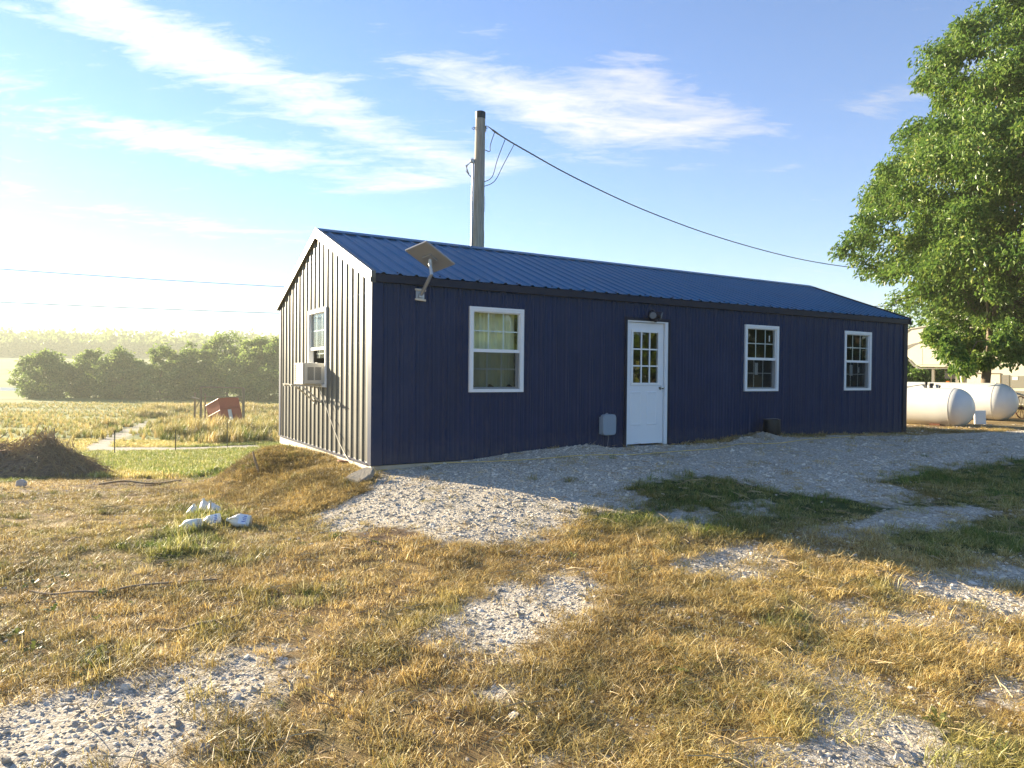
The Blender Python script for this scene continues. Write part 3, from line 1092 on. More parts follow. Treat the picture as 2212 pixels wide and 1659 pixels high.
for q in range(2):
    a = L0 + .085 + q * .34
    b, c, e = a + .235, DZ0 + .30, DZ0 + .86
    m = MB()
    for (o, i_) in ((.0, .0),):
        m.poly([(a, .0118, c), (b, .0118, c), (b, .0118, e), (a, .0118, e), (a + .02, .004, c + .02), (b - .02, .004, c + .02), (b - .02, .004, e - .02), (a + .02, .004, e - .02),
                (a + .036, .0112, c + .036), (b - .036, .0112, c + .036), (b - .036, .0112, e - .036), (a + .036, .0112, e - .036)],
               [(0, 1, 5, 4), (1, 2, 6, 5), (2, 3, 7, 6), (3, 0, 4, 7), (4, 5, 9, 8), (5, 6, 10, 9), (6, 7, 11, 10), (7, 4, 8, 11), (8, 9, 10, 11)])
    m.build('door_panel', MATS['white_door'], door)
kx, kz = L1 - .062, DZ0 + .915
m = MB()
mk = Matrix.Translation((kx, .012, kz)) @ Matrix.Rotation(RAD(90), 4, 'X')
m.lathe([(.0, 0), (.033, .0), (.033, .006), (.014, .010), (.013, .030), (.024, .040), (.029, .052), (.026, .066), (.012, .072), (.0, .073)], mk, 18)
m.build('knob', MATS['knob_steel'], door, smooth=True)

# curtain in the left window, furniture shapes behind the lower sash
m = MB()
pts_t = []
us = np.linspace(WIN['w1'][0] + .04, WIN['w1'][1] - .04, 46)
vs, fs = [], []
for i, u in enumerate(us):
    o = .16 + .022 * math.sin(i * .9) + .014 * math.sin(i * 2.1 + 1) + (.02 if 16 < i < 30 else 0)
    for z in (2.2, 1.8, 1.45, .99 + (.06 * math.sin(i * .35))):
        vs.append((u, o + .02 * (2.2 - z) * math.sin(i * .5), z))
for i in range(45):
    for q in range(3):
        fs.append((i * 4 + q, (i + 1) * 4 + q, (i + 1) * 4 + q + 1, i * 4 + q + 1))
m.poly(vs, fs)
cur = m.build('curtain', MATS['curtain'], None, smooth=True, fix=False)
cur.matrix_world = bld.matrix_basis
tag(cur, 'pale yellow gathered curtain hanging behind the window nearest the flat dish', 'curtain')
scr = MB().poly([(WIN['w1'][0] + .07, .030, .995), (WIN['w1'][1] - .07, .030, .995), (WIN['w1'][1] - .07, .030, 1.50), (WIN['w1'][0] + .07, .030, 1.50)], [(0, 1, 2, 3)])


def screen_mat():
    mt = bpy.data.materials.new('insect_screen')
    mt.use_nodes = True
    n = N(mt.node_tree)
    o = n.add('ShaderNodeOutputMaterial')
    d_ = n.add('ShaderNodeBsdfDiffuse')
    d_.inputs[0].default_value = (0.03, 0.033, 0.035, 1)
    t_ = n.add('ShaderNodeBsdfTransparent')
    x = n.add('ShaderNodeMixShader')
    x.inputs[0].default_value = 0.5
    n.link(t_.outputs[0], x.inputs[1])
    n.link(d_.outputs[0], x.inputs[2])
    n.link(x.outputs[0], o.inputs[0])
    return mt


SCRM = screen_mat()
for w_ in WIN.values():
    MB().poly([(w_[0] + .063, .004, w_[2] + .046), (w_[1] - .063, .004, w_[2] + .046), (w_[1] - .063, .004, w_[2] + .565), (w_[0] + .063, .004, w_[2] + .565)], [(0, 1, 2, 3)]).build('insect_screen', SCRM, bld, fix=False)

# ------------------------------------------------------------------ things on and around the building
BROT = math.atan2(DY, DX)


def bw(x, y, z):
    """building space -> world"""
    return Vector((CX + x * DX - y * NX, CY + x * DY - y * NY, ZB + z))


def loc_empty(name, x, y, z):
    return empty(name, bw(x, y, z), BROT)


# window air conditioner on its shelf
ac = loc_empty('air_conditioner', 0, 2.37, 1.015)
tag(ac, 'cream window air conditioner sticking out of the sunlit gable window', 'air conditioner')
x0, x1, y0, y1, z1 = -.33, .22, -.25, .25, .325
m = MB()
m.box((x0 + .02, y0, .0), (x1, y1, z1))
m.build('casing', MATS['ac_shell'], ac, bevel=.010)
m = MB()
for lo, hi in (((x0, y0, 0), (x0 + .019, y0 + .03, z1)), ((x0, y1 - .03, 0), (x0 + .019, y1, z1)), ((x0, y0 + .03, 0), (x0 + .019, y1 - .03, .03)), ((x0, y0 + .03, z1 - .03), (x0 + .019, y1 - .03, z1))):
    m.box(lo, hi)
m.build('rear_frame', MATS['ac_shell'], ac)
MB().box((x0 + .012, y0 + .03, .03), (x0 + .018, y1 - .03, z1 - .03)).build('coil', MATS['ac_coil'], ac)
for q in range(9):
    z = .05 + q * .028
    MB().box((x0 + .004, y0 + .031, z), (x0 + .011, y1 - .031, z + .006)).build('coil_guard', MATS['ac_shell'], ac)
for c in range(2):
    for q in range(13):
        z = .065 + q * .0155
        a = x0 + .075 + c * .115
        MB().box((a, y0 - .0025, z), (a + .095, y0 + .004, z + .0075)).build('louver_slot', MATS['ac_dark'], ac)
m = MB()
for q in range(6):
    m.box((.03 + (q % 2) * .006, y1 + .005 + q * .035, .01), (.045 + (q % 2) * .006, y1 + .005 + (q + 1) * .035, .34))
m.build('side_filler', MATS['white_vinyl'], ac)

sh = loc_empty('shelf_bracket', 0, 2.37, .98)
tag(sh, 'white steel support bracket under the window air conditioner', 'bracket')
m = MB()
for yv in (-.21, .19):
    m.box((-.50, yv, .0), (.0, yv + .03, .028))
m.box((-.50, -.28, .029), (-.46, .28, .034))
m.box((-.14, -.28, .029), (-.10, .28, .034))
m.build('shelf', MATS['ac_shell'], sh)
for yv in (-.21, .19):
    MB().tube([(-.32, yv + .015, -.002), (-.024, yv + .015, -.25)], .014, 6).build('brace', MATS['ac_shell'], sh)
    MB().box((-.03, yv - .005, -.28), (-.022, yv + .04, -.21)).build('foot_plate', MATS['ac_shell'], sh)


def cord_obj(name, pts, r, mat, label, cat, seg=6, sub=6):
    pts = [Vector(p) for p in pts]
    outp = []
    for i in range(len(pts) - 1):
        p0, p1, p2, p3 = pts[max(i - 1, 0)], pts[i], pts[i + 1], pts[min(i + 2, len(pts) - 1)]
        for q in range(sub):
            t = q / sub
            outp.append(0.5 * ((2 * p1) + (p2 - p0) * t + (2 * p0 - 5 * p1 + 4 * p2 - p3) * t * t + (3 * p1 - p0 - 3 * p2 + p3) * t ** 3))
    outp.append(pts[-1])
    o = MB().tube(outp, r, seg).build(name, MATS[mat], smooth=True)
    if label:
        tag(o, label, cat)
    return o


# tan power cord from the air conditioner to the near corner
pts = [bw(-.05, 2.16, 1.02), bw(-.09, 2.05, .93), bw(-.07, 1.75, .66), bw(-.06, 1.2, .22), bw(-.055, .72, -.03), bw(-.06, .42, -.10), bw(-.06, .1, -.12)]
pc = cord_obj('power_cord', pts, .007, 'cord_tan', None, None)
pc.parent = ac
pc.matrix_parent_inverse = (Matrix.Translation(ac.location) @ Matrix.Rotation(BROT, 4, 'Z')).inverted()
# yellow extension cord lying along the gravel
pts = []
for px, py in ((818, 1019), (850, 1013), (900, 1006), (960, 1002), (1020, 1000), (1090, 997), (1150, 994), (1200, 990), (1260, 985), (1330, 984), (1385, 983), (1440, 978), (1500, 974), (1560, 969), (1600, 960), (1640, 960), (1690, 958), (1740, 951), (1800, 947), (1850, 943)):
    g = G(px, py)
    pts.append(g + Vector((0, 0, .012)))
cord_obj('extension_cord', pts, .007, 'cord_yellow', 'yellow extension cord lying on the gravel along the front wall', 'cord', sub=5)

# flat satellite dish on a wall arm
DP = Vector((.652, -.325, 2.694))
ds = loc_empty('satellite_dish', DP.x, DP.y, DP.z)
tag(ds, 'grey flat square satellite dish on an angled arm at the eave', 'satellite dish')
va, vb = Vector((.431, -.871, .236)), Vector((.867, .327, -.377))
nn = va.cross(vb).normalized()
vb = (vb - va * (vb.dot(va) / va.dot(va)))
ua, ub = va.normalized(), vb.normalized()
mt = Matrix((ua, ub, nn)).transposed().to_4x4()
m = MB().box((-.185, -.29, .0), (.185, .29, .028), mt)
m.build('panel', MATS['dish_back'], ds, bevel=.008)
m = MB().prism([mt @ Vector(p) for p in ((-.075, -.08, -.0005), (.075, -.08, -.0005), (.06, .08, -.0005), (-.06, .08, -.0005))], -nn * .03)
m.build('mount_plate', MATS['galvanised'], ds, bevel=.004)
MB().tube([-nn * .015, Vector((0, 0, -.09))], .027, 14).build('swivel', MATS['galvanised'], ds, smooth=True)
bend = Vector((.665, -.34, 2.475)) - DP
wallp = Vector((.645, -.03, 2.225)) - DP
MB().tube([Vector((0, 0, -.085)), bend], [.020, .025], 12).build('mast', MATS['galvanised'], ds, smooth=True)
MB().tube([bend + Vector((0, 0, .012)), wallp + Vector((0, -.045, .02))], .024, 12).build('arm', MATS['galvanised'], ds, smooth=True)
m = MB()
m.box((wallp.x - .06, -.030 - DP.y, wallp.z - .05), (wallp.x + .06, -.0225 - DP.y, wallp.z + .1))
m.box((wallp.x - .03, -.075 - DP.y, wallp.z - .02), (wallp.x + .03, -.030 - DP.y, wallp.z + .04))
m.build('wall_bracket', MATS['galvanised'], ds)
for zq in (-.045, .085):
    MB().tube([(wallp.x - .075, -.04 - DP.y, wallp.z + zq), (wallp.x + .075, -.04 - DP.y, wallp.z + zq - .01)], .014, 8).build('clamp_bar', MATS['lumber_pale'], ds)

# twin flood light over the door
fl = loc_empty('flood_light', 4.77, -.022, 2.20)
tag(fl, 'black twin head security light mounted over the white door', 'light')
m = MB()
m.lathe([(.0, -.002), (.075, 0), (.075, .02), (.055, .045), (.0, .05)], Matrix.Rotation(RAD(90), 4, 'X'), 20)
m.build('base', MATS['lamp_black'], fl, smooth=True)
for sgn, dr in ((-1, Vector((-.55, -.75, -.28))), (1, Vector((.60, -.72, -.25)))):
    dr.normalize()
    q = dr.to_track_quat('Z', 'Y').to_matrix().to_4x4()
    mm = Matrix.Translation(Vector((sgn * .06, -.08, -.015))) @ q
    m = MB()
    m.lathe([(.0, -.05), (.03, -.05), (.05, -.02), (.066, .05), (.066, .058), (.0, .058)], mm, 18)
    hd = m.build('lamp_head', MATS['lamp_black'], fl, smooth=True)
    MB().lathe([(.0, .0585), (.056, .0585), (.05, .068), (.0, .072)], mm, 18).build('lens', MATS['lamp_lens'], hd, smooth=True)
m = MB().lathe([(.0, 0), (.03, 0), (.035, .03), (.02, .05), (.0, .052)], Matrix.Translation((0.02, -.05, -.09)) @ Matrix.Rotation(RAD(125), 4, 'X'), 14)
m.build('motion_sensor', MATS['lamp_black'], fl, smooth=True)

# grey utility box left of the door
ub_ = loc_empty('utility_box', 3.845, -.022, .255)
tag(ub_, 'grey rounded plastic utility box on the wall left of the white door', 'utility box')
m = MB()
ol = []
for k in range(32):
    a = 2 * math.pi * k / 32
    c, s = math.cos(a), math.sin(a)
    ol.append((.135 * math.copysign(abs(c) ** .38, c), .0, .165 + .165 * math.copysign(abs(s) ** .34, s)))
m.prism(ol, (0, -.085, 0))
m.build('cover', MATS['grey_box'], ub_, bevel=.012)
MB().box((-.15, -.05, .02), (-.137, -.002, .29)).build('hinge_side', MATS['grey_box'], ub_)
MB().tube([(-.06, -.05, .325), (-.05, -.05, .345), (-.02, -.05, .345), (-.01, -.05, .328)], .005, 6).build('hasp', MATS['galvanised'], ub_)
MB().tube([(.02, -.02, .0), (.015, -.03, -.07), (.0, -.035, -.14), (.002, -.04, -.20)], .004, 6).build('lead_wire', MATS['wire_grey'], ub_)

# black bucket by the wall
bkp = bw(7.42, -.30, 0)
bk = empty('black_bucket', (bkp.x, bkp.y, hz(bkp.x, bkp.y) - .02))
tag(bk, 'black plastic bucket standing on the gravel against the front wall', 'bucket')
MB().lathe([(.0, .012), (.155, .012), (.15, .0), (.162, .02), (.145, .28), (.15, .283), (.15, .302), (.13, .302), (.125, .29), (.0, .28)], None, 26).build('tub', MATS['black_plastic'], bk, smooth=True)
MB().tube([(-.15, 0, .29), (-.09, -.06, .312), (0, -.08, .32), (.09, -.06, .312), (.15, 0, .29)], .005, 6).build('bail', MATS['wire_grey'], bk)

# ------------------------------------------------------------------ service pole and wires
pb = at(1026, 900, 16.2)
pt_ = at(1038, 243, 16.2)
pbase = Vector((pb.x, pb.y, hz(pb.x, pb.y) - .3))
pole = empty('utility_pole', pbase)
tag(pole, 'weathered wooden service pole rising behind the metal roof', 'utility pole')
lean = (pt_ - Vector((pb.x, pb.y, 0)))
top = pt_ - pbase
base_dir = Vector((top.x, top.y, top.z))
PTS = [base_dir * t for t in np.linspace(0, 1, 14)]
PR = [0.155 - .043 * t for t in np.linspace(0, 1, 14)]
m = MB().tube(PTS, PR, 22)
m.build('shaft', MATS['pole_wood'], pole, smooth=True)
tq = base_dir.to_track_quat('Z', 'Y').to_matrix().to_4x4()
MB().lathe([(.0, -.15), (.1145, -.15), (.1165, .0), (.10, .012), (.0, .015)], Matrix.Translation(top) @ tq, 22).build('cap', MATS['wire_black'], pole)
conx = top.normalized()
MB().tube([Vector((-.150, -.03, 0)) + conx * 1.0, top * .845 + Vector((-.150, -.03, 0))], .024, 10).build('conduit', MATS['galvanised'], pole, smooth=True)
wh = top * .845 + Vector((-.152, -.03, .01))
MB().lathe([(.0, -.03), (.035, -.03), (.055, .03), (.05, .06), (.02, .085), (.0, .088)], Matrix.Translation(wh) @ Matrix.Rotation(RAD(-25), 4, 'Y'), 14).build('weatherhead', MATS['galvanised'], pole, smooth=True)
for q in range(3):
    a = wh + Vector((-.05, -.01 + .015 * q, .0))
    MB().tube([a, a + Vector((-.07 - .02 * q, -.02, -.08)), a + Vector((-.10 + .03 * q, -.03, -.22 - .02 * q)), a + Vector((-.03, -.02, -.30)), a + Vector((.05, .09, -.33)), a + Vector((.15, .19, -.36))], .008, 6).build('drip_loop', MATS['wire_black'], pole, smooth=True)
for zq, sx_ in ((-.33, 1), (-.36, -1)):
    p = top + conx * zq + Vector((sx_ * .125, -.02, 0))
    MB().tube([p + Vector((-.03 * sx_, 0, 0)), p + Vector((.03 * sx_, 0, .02)), p + Vector((.065 * sx_, 0, 0)), p + Vector((.03 * sx_, 0, -.035)), p + Vector((-.01 * sx_, 0, -.01))], .009, 6).build('eye_bolt', MATS['wire_black'], pole)
MB().box((.02, -.137, -.41), (.075, -.11, -.29), Matrix.Translation(top) @ tq).build('pole_tag', MATS['galvanised'], pole)
for zq, ln, xx in ((-2.25, .36, .03), (-3.1, .42, -.035)):
    m = MB().prism([Vector(p) for p in ((xx - .008, -.128, zq), (xx + .012, -.128, zq + .05), (xx + .010, -.130, zq + ln * .6), (xx, -.128, zq + ln), (xx - .006, -.129, zq + ln * .5))], (0, -.006, 0))
    o_ = m.build('wood_crack', MATS['wire_black'], pole)
    o_.matrix_local = Matrix.Translation(top) @ tq

w0 = pbase + top + conx * -.33 + Vector((.19, -.02, 0))
w_end = at(2330, 560, 46.0)
# sagging service drop: fitted through sighted points
sight = [(1052, 268, 16.2), (1080, 292, 17.0), (1130, 322, 18.4), (1250, 388, 21.0), (1400, 457, 24.6), (1560, 515, 28.5), (1720, 558, 32.5), (1850, 579, 35.5), (1960, 588, 38.5), (2120, 586, 42.0), (2330, 560, 47.0), (2600, 500, 54.0)]
wpts = [w0] + [at(*s) for s in sight[1:]]
sd = empty('service_drop', w0)
tag(sd, 'black twisted service cable sagging from the pole towards the tree', 'cable')


def smooth_pts(pts, sub=10):
    outp = []
    for i in range(len(pts) - 1):
        p0, p1, p2, p3 = pts[max(i - 1, 0)], pts[i], pts[i + 1], pts[min(i + 2, len(pts) - 1)]
        for q in range(sub):
            t = q / sub
            outp.append(0.5 * ((2 * p1) + (p2 - p0) * t + (2 * p0 - 5 * p1 + 4 * p2 - p3) * t * t + (3 * p1 - p0 - 3 * p2 + p3) * t ** 3))
    outp.append(pts[-1])
    return outp


sp = [p - w0 for p in smooth_pts(wpts, 60)]
for ph in range(3):
    tw, acc = [], 0
    for i, p in enumerate(sp):
        if i:
            acc += (sp[i] - sp[i - 1]).length
        a = acc * 9.0 + ph * 2.094
        k_ = min(1.0, acc / .5)
        tw.append(p + Vector((math.cos(a) * .3, math.cos(a) * .2, math.sin(a))) * .011 * k_)
    MB().tube(tw, .0105, 5).build('strand', MATS['wire_black'], sd, smooth=True)
MB().tube([sp[30], sp[52]], .022, 8).build('splice', MATS['wire_black'], sd)
for (i0, zq) in ((40, -.85), (80, -1.58), (105, -1.68)):
    e_ = pbase + top + conx * zq + Vector((.11, -.02, 0)) - w0
    s_ = sp[i0]
    m1 = s_ + (e_ - s_) * .35 + Vector((-.02, 0, -.16))
    m2 = s_ + (e_ - s_) * .75 + Vector((.06, 0, -.14))
    MB().tube(smooth_pts([s_, m1, m2, e_], 8), .009, 6).build('drip_wire', MATS['wire_black'], sd, smooth=True)


def far_wire(a, b, sag, r, label):
    pts = [a + (b - a) * t - Vector((0, 0, sag * 4 * t * (1 - t))) for t in np.linspace(0, 1, 24)]
    o = MB().tube(pts, r, 5).build('power_line', MATS['wire_grey'])
    tag(o, label, 'power line', 'wires crossing the field at left')


far_wire(at(-420, 548, 44), at(1150, 640, 62), .4, .024, 'upper of two thin power lines crossing the sky at left')
far_wire(at(-420, 632, 44), at(1150, 690, 62), .25, .024, 'lower of two thin power lines just above the horizon at left')
cord_obj('roof_wire', [bw(10.5, 4.0, 2.9), at(1905, 661, 20.5), at(1935, 650, 21), at(1968, 641, 21.5), at(2040, 628, 22)], .011, 'wire_black', 'short thin wire from behind the roof end up into the tree', 'wire')

# ------------------------------------------------------------------ propane tanks
AX = Vector((.62, -.785, 0)).normalized()


def tank(tip, dia, length, endl, label, extras):
    R = dia / 2
    z0 = hz(tip.x, tip.y)
    cen = tip - AX * (length / 2)
    gz = hz(cen.x, cen.y)
    root = empty('propane_tank', (cen.x, cen.y, gz), math.atan2(AX.y, AX.x))
    tag(root, label, 'propane tank', 'propane tanks beside the cabin')
    zc = tip.z - gz
    prof = []
    h = length / 2
    for t in np.linspace(0, 1, 11):
        prof.append((R * math.sin(t * math.pi / 2), -h + endl * (1 - math.cos(t * math.pi / 2))))
    prof += [(R, -h + endl + .3), (R, 0), (R, h - endl - .3)]
    for t in np.linspace(1, 0, 11):
        prof.append((R * math.sin(t * math.pi / 2), h - endl * (1 - math.cos(t * math.pi / 2))))
    mx = Matrix.Translation((0, 0, zc)) @ Matrix.Rotation(RAD(90), 4, 'Y')
    MB().lathe(prof, mx, 48).build('shell', MATS['tank_white'], root, smooth=True)
    for sgn in (-1, 1):
        xx = sgn * (h - endl)
        MB().lathe([(R - .01, -.006), (R + .004, -.004), (R + .004, .004), (R - .01, .006)], Matrix.Translation((xx, 0, zc)) @ Matrix.Rotation(RAD(90), 4, 'Y'), 48).build('weld_seam', MATS['tank_seam'], root, smooth=True)
        MB().tube([(xx - .10 * sgn - .05, 0, zc + R - .01), (xx - .10 * sgn - .045, 0, zc + R + .05), (xx - .10 * sgn, 0, zc + R + .075), (xx - .10 * sgn + .045, 0, zc + R + .05), (xx - .10 * sgn + .05, 0, zc + R - .01)], .009, 6).build('lifting_lug', MATS['tank_white'], root)
        for yv in (-.26, .26):
            MB().box((xx - .35 * sgn - .12, yv - .05, -.06), (xx - .35 * sgn + .12, yv + .05, zc - R * .8)).build('foot', MATS['rust'], root)
    m = MB()
    m.box((-h * .75, -.10, .02), (h * .75, -.04, zc - R + .03))
    m.build('skid_rail', MATS['rust'], root)
    if extras:
        xx = h - endl - extras
        for q, (dx_, hh, rr_) in enumerate(((0, .13, .045), (.12, .10, .03), (-.12, .16, .025), (-.2, .10, .03), (.2, .08, .02))):
            MB().lathe([(.0, 0), (rr_, 0), (rr_, hh * .5), (rr_ * 1.5, hh * .55), (rr_ * 1.4, hh), (.0, hh)], Matrix.Translation((xx + dx_, (.03 if q % 2 else -.05), zc + R - .015)), 12).build('valve', MATS['galvanised'] if q % 2 else MATS['black_plastic'], root, smooth=True)
        MB().tube([(xx - .2, 0, zc + R + .08), (xx - .35, -.05, zc + R + .05), (xx - .7, -.15, zc + R - .02), (xx - 1.1, -.4, zc + R * .2), (xx - 1.3, -.5, zc - R * .6)], .012, 6).build('gas_hose', MATS['wire_black'], root, smooth=True)
    return root


t1 = at(2104, 883, 17.5)
tank(t1, 1.0, 3.0, .42, 'smaller white propane tank lying nearest the dark building corner', .55)
t2 = at(2199, 870, 19.9)
tank(t2, 1.09, 4.6, .50, 'larger white propane tank lying behind, nearer the camper', .0)
pblk = at(2117, 918, 18.6)
MB().box((-.13, -.03, -.02), (.13, .03, .36)).build('white_block', MATS['paper'])
blk = bpy.data.objects['white_block']
blk.location = (pblk.x, pblk.y, hz(pblk.x, pblk.y))
blk.rotation_euler = (0, RAD(-2), RAD(-12))
tag(blk, 'pale upright block standing between the two propane tanks', 'block')

# ------------------------------------------------------------------ camper
RA, RI = Vector((.62, -.785, 0)).normalized(), Vector((.785, .62, 0)).normalized()
RN = at(1945, 740, 31.0)
RM = Matrix((RA, RI, Vector((0, 0, 1)))).transposed().to_4x4()


def rp(px, py):
    r_ = ray(px, py)
    return Vector((0, 0, EYE)) + r_ * (RN.dot(RI) / r_.dot(RI))


rvb = rp(2150, 880)
rv = empty('camper_trailer', (rvb.x, rvb.y, hz(rvb.x, rvb.y)))
tag(rv, 'cream fifth wheel camper trailer parked behind the propane tanks', 'camper')
RO = rv.location.copy()
side = [(1938, 742), (1944, 728), (1953, 716), (1966, 709), (2030, 699), (2092, 688), (2200, 672), (2560, 628), (2566, 640), (2566, 905), (2082, 866), (2078, 845), (2071, 802), (2064, 794), (1990, 793), (1976, 788), (1962, 772), (1944, 752)]
sp_ = [rp(*p) - RO for p in side]
m = MB()
m.prism(sp_, RI * 2.45)
m.build('body', MATS['rv_cream'], rv, bevel=.03)


def rvq(name, pts, mat, out_=.012, parent=rv):
    m = MB()
    m.prism([rp(*p) - RO + RI * -.001 for p in pts], RI * -out_)
    return m.build(name, MATS[mat], parent)


def strip(pts, wd):
    up = [(p[0], p[1] - wd) for p in pts]
    dnw = [(p[0], p[1] + wd) for p in reversed(pts)]
    return up + dnw


def rvband(name, pts, wd, mat, out_=.012):
    m = MB()
    for (a, b) in zip(pts, pts[1:]):
        m.prism([rp(a[0], a[1] - wd) - RO + RI * -.001, rp(b[0], b[1] - wd) - RO + RI * -.001, rp(b[0], b[1] + wd) - RO + RI * -.001, rp(a[0], a[1] + wd) - RO + RI * -.001], RI * -out_)
    return m.build(name, MATS[mat], rv)


rvband('roof_trim', [(1966, 711), (2030, 701), (2092, 690), (2200, 682)], .9, 'rv_grey', .03)
rvband('roof_trim', [(1946, 728), (1955, 719), (1966, 711)], 1.3, 'rv_grey', .02)
rvband('awning_rail', [(1994, 715), (2040, 711), (2100, 709)], 1.0, 'rv_bronze', .03)
m = MB()
A = [(1942, 757), (1956, 748), (1972, 742), (1990, 739)]
B = [(1990, 741), (1976, 746), (1962, 754), (1946, 766)]
m.prism([rp(*p) - RO + RI * -.001 for p in A + B], RI * -.006)
m.build('swoosh_decal', MATS['rv_grey'], rv)
rvq('swoosh_decal', [(2055, 776), (2090, 764), (2130, 760), (2092, 769), (2060, 778)], 'rv_grey', .006)
rvband('body_line', [(2040, 780), (2150, 779), (2300, 778)], .5, 'rv_grey', .006)
rvband('body_line', [(1984, 788), (2060, 788), (2150, 790)], .5, 'rv_grey', .006)
rvband('body_line', [(1992, 752), (1992.6, 787)], .5, 'rv_grey', .005)
rvq('neck_shadow_panel', [(1964, 775), (1978, 790), (1990, 795), (2063, 795.5), (2063, 797), (1988, 797), (1974, 792), (1962, 778)], 'rv_grey', .02)
for (a, b, c, e) in ((2054, 2081, 806, 846), (2083, 2162, 806, 846)):
    m = MB()
    for q in (((a, c), (b, c), (b, c + 1.6), (a, c + 1.6)), ((a, c + 1.6), (a + 1.6, c + 1.6), (a + 1.6, e), (a, e)), ((b - 1.6, c + 1.6), (b, c + 1.6), (b, e), (b - 1.6, e)), ((a, e), (b, e), (b, e + 1.4), (a, e + 1.4))):
        m.prism([rp(*p) - RO + RI * -.001 for p in q], RI * -.02)
    m.build('compartment_frame', MATS['rv_bronze'], rv)
rvq('vent_door', [(2166, 810), (2180, 810), (2180, 846), (2166, 846)], 'rv_grey', .02)
sv = rvq('service_panel', [(2184, 812), (2250, 812), (2250, 838), (2184, 838)], 'rv_panel', .015)
m = MB().prism([rp(*p) - RO + RI * -.018 for p in ((2187, 813.5), (2199, 813.5), (2199, 821), (2187, 821))], RI * -.004)
m.build('notice', MATS['paper'], sv)
rvq('lower_skirt', [(2160, 842), (2520, 862), (2520, 896), (2160, 868)], 'rv_panel', .012)
rvq('marker_light', [(2044, 823), (2051, 823), (2051, 826), (2044, 826)], 'orange_lens', .03)
rvq('side_window', [(2290, 705), (2370, 700), (2370, 750), (2290, 752)], 'rv_dark', .02)
q0, q1 = rp(2040, 692) - RO, rp(2070, 684) - RO
MB().box((q0.dot(RA), .5, q0.z - .05), (q1.dot(RA), 1.1, q1.z + .10), RM).build('roof_vent', MATS['rv_cream'], rv, bevel=.03)
q0, q1 = rp(2330, 658) - RO, rp(2385, 640) - RO
MB().box((q0.dot(RA), .7, q0.z - .05), (q1.dot(RA), 1.7, q1.z), RM).build('roof_unit', MATS['rv_cream'], rv, bevel=.05)
gz_ = 0.0
for px in (2390, 2450):
    c = rp(px, 860) - RO
    for yv in (.05, 2.15):
        MB().lathe([(.0, -.11), (.30, -.11), (.36, -.06), (.36, .06), (.30, .11), (.0, .11)], RM @ Matrix.Translation((c.dot(RA), yv + .12, .36)) @ Matrix.Rotation(RAD(90), 4, 'X'), 24).build('wheel', MATS['tyre'], rv, smooth=True)
for px in (2010, 2062):
    c = rp(px, 800) - RO
    MB().box((c.dot(RA) - .05, .25, -.02), (c.dot(RA) + .05, .35, c.z + .35), RM).build('landing_leg', MATS['rv_grey'], rv)
c = rp(2030, 800) - RO
MB().box((c.dot(RA) - .18, 1.0, c.z - .35), (c.dot(RA) + .18, 1.4, c.z + .25), RM).build('king_pin_box', MATS['rv_dark'], rv)

# spoked wheel of some old implement at the right edge
wc = at(2206, 889, 21.5)
whl = empty('spoked_wheel', (wc.x, wc.y, hz(wc.x, wc.y)), RAD(25))
tag(whl, 'rusty spoked wheel leaning behind the larger propane tank', 'wheel')
tor = []
zc = .33
for k in range(29):
    a = 2 * math.pi * k / 28
    tor.append((.33 * math.cos(a), .03 * math.sin(a), zc + .33 * math.sin(a)))
MB().tube(tor, .018, 6).build('rim', MATS['rust'], whl)
for k in range(10):
    a = 2 * math.pi * k / 10
    MB().tube([(0, 0, zc), (.32 * math.cos(a), .03 * math.sin(a), zc + .32 * math.sin(a))], .007, 5).build('spoke', MATS['rust'], whl)
MB().tube([(0, -.05, zc), (0, .05, zc)], .03, 10).build('hub', MATS['rust'], whl)
rail = MB().tube([at(2190, 848, 21.5), at(2260, 868, 21.5)], .03, 8).build('metal_ramp', MATS['lumber_pale'])
q = rail.data
tag(rail, 'pale slanting rail behind the larger propane tank at right edge', 'rail')

# ------------------------------------------------------------------ left: posts, red bin, jugs, brush
for i, (px, pyb, pyt, Y) in enumerate(((118, 988, 925, 27.5), (248, 983, 930, 30), (379, 976, 928, 33), (491, 966, 905, 28.5), (605, 948, 914, 36))):
    g = G(px, pyb)
    tp = at(px - 1, pyt, g.y)
    hgt = max(.9, tp.z - g.z)
    p = empty('fence_post', g)
    lab = ['first steel fence post from left, behind the brush pile', 'second steel fence post from left, beside the dirt track', 'third steel fence post from left, in the middle of the lawn edge',
           'tall steel fence post standing just in front of the red box', 'steel fence post beside the back corner of the cabin'][i]
    tag(p, lab, 'fence post', 'steel posts along the lawn edge')
    MB().prism([(-.018, -.012, -.2), (.018, -.012, -.2), (.018, -.004, -.2), (.004, -.004, -.2), (.004, .022, -.2), (-.004, .022, -.2), (-.004, -.004, -.2), (-.018, -.004, -.2)], (.01 * (i % 3 - 1), 0, .2 + hgt)).build('stake', MATS['post_steel'], p)
    MB().box((-.026, -.018, hgt * .55), (.026, -.013, hgt * .57)).build('wire_clip', MATS['wire_grey'], p)

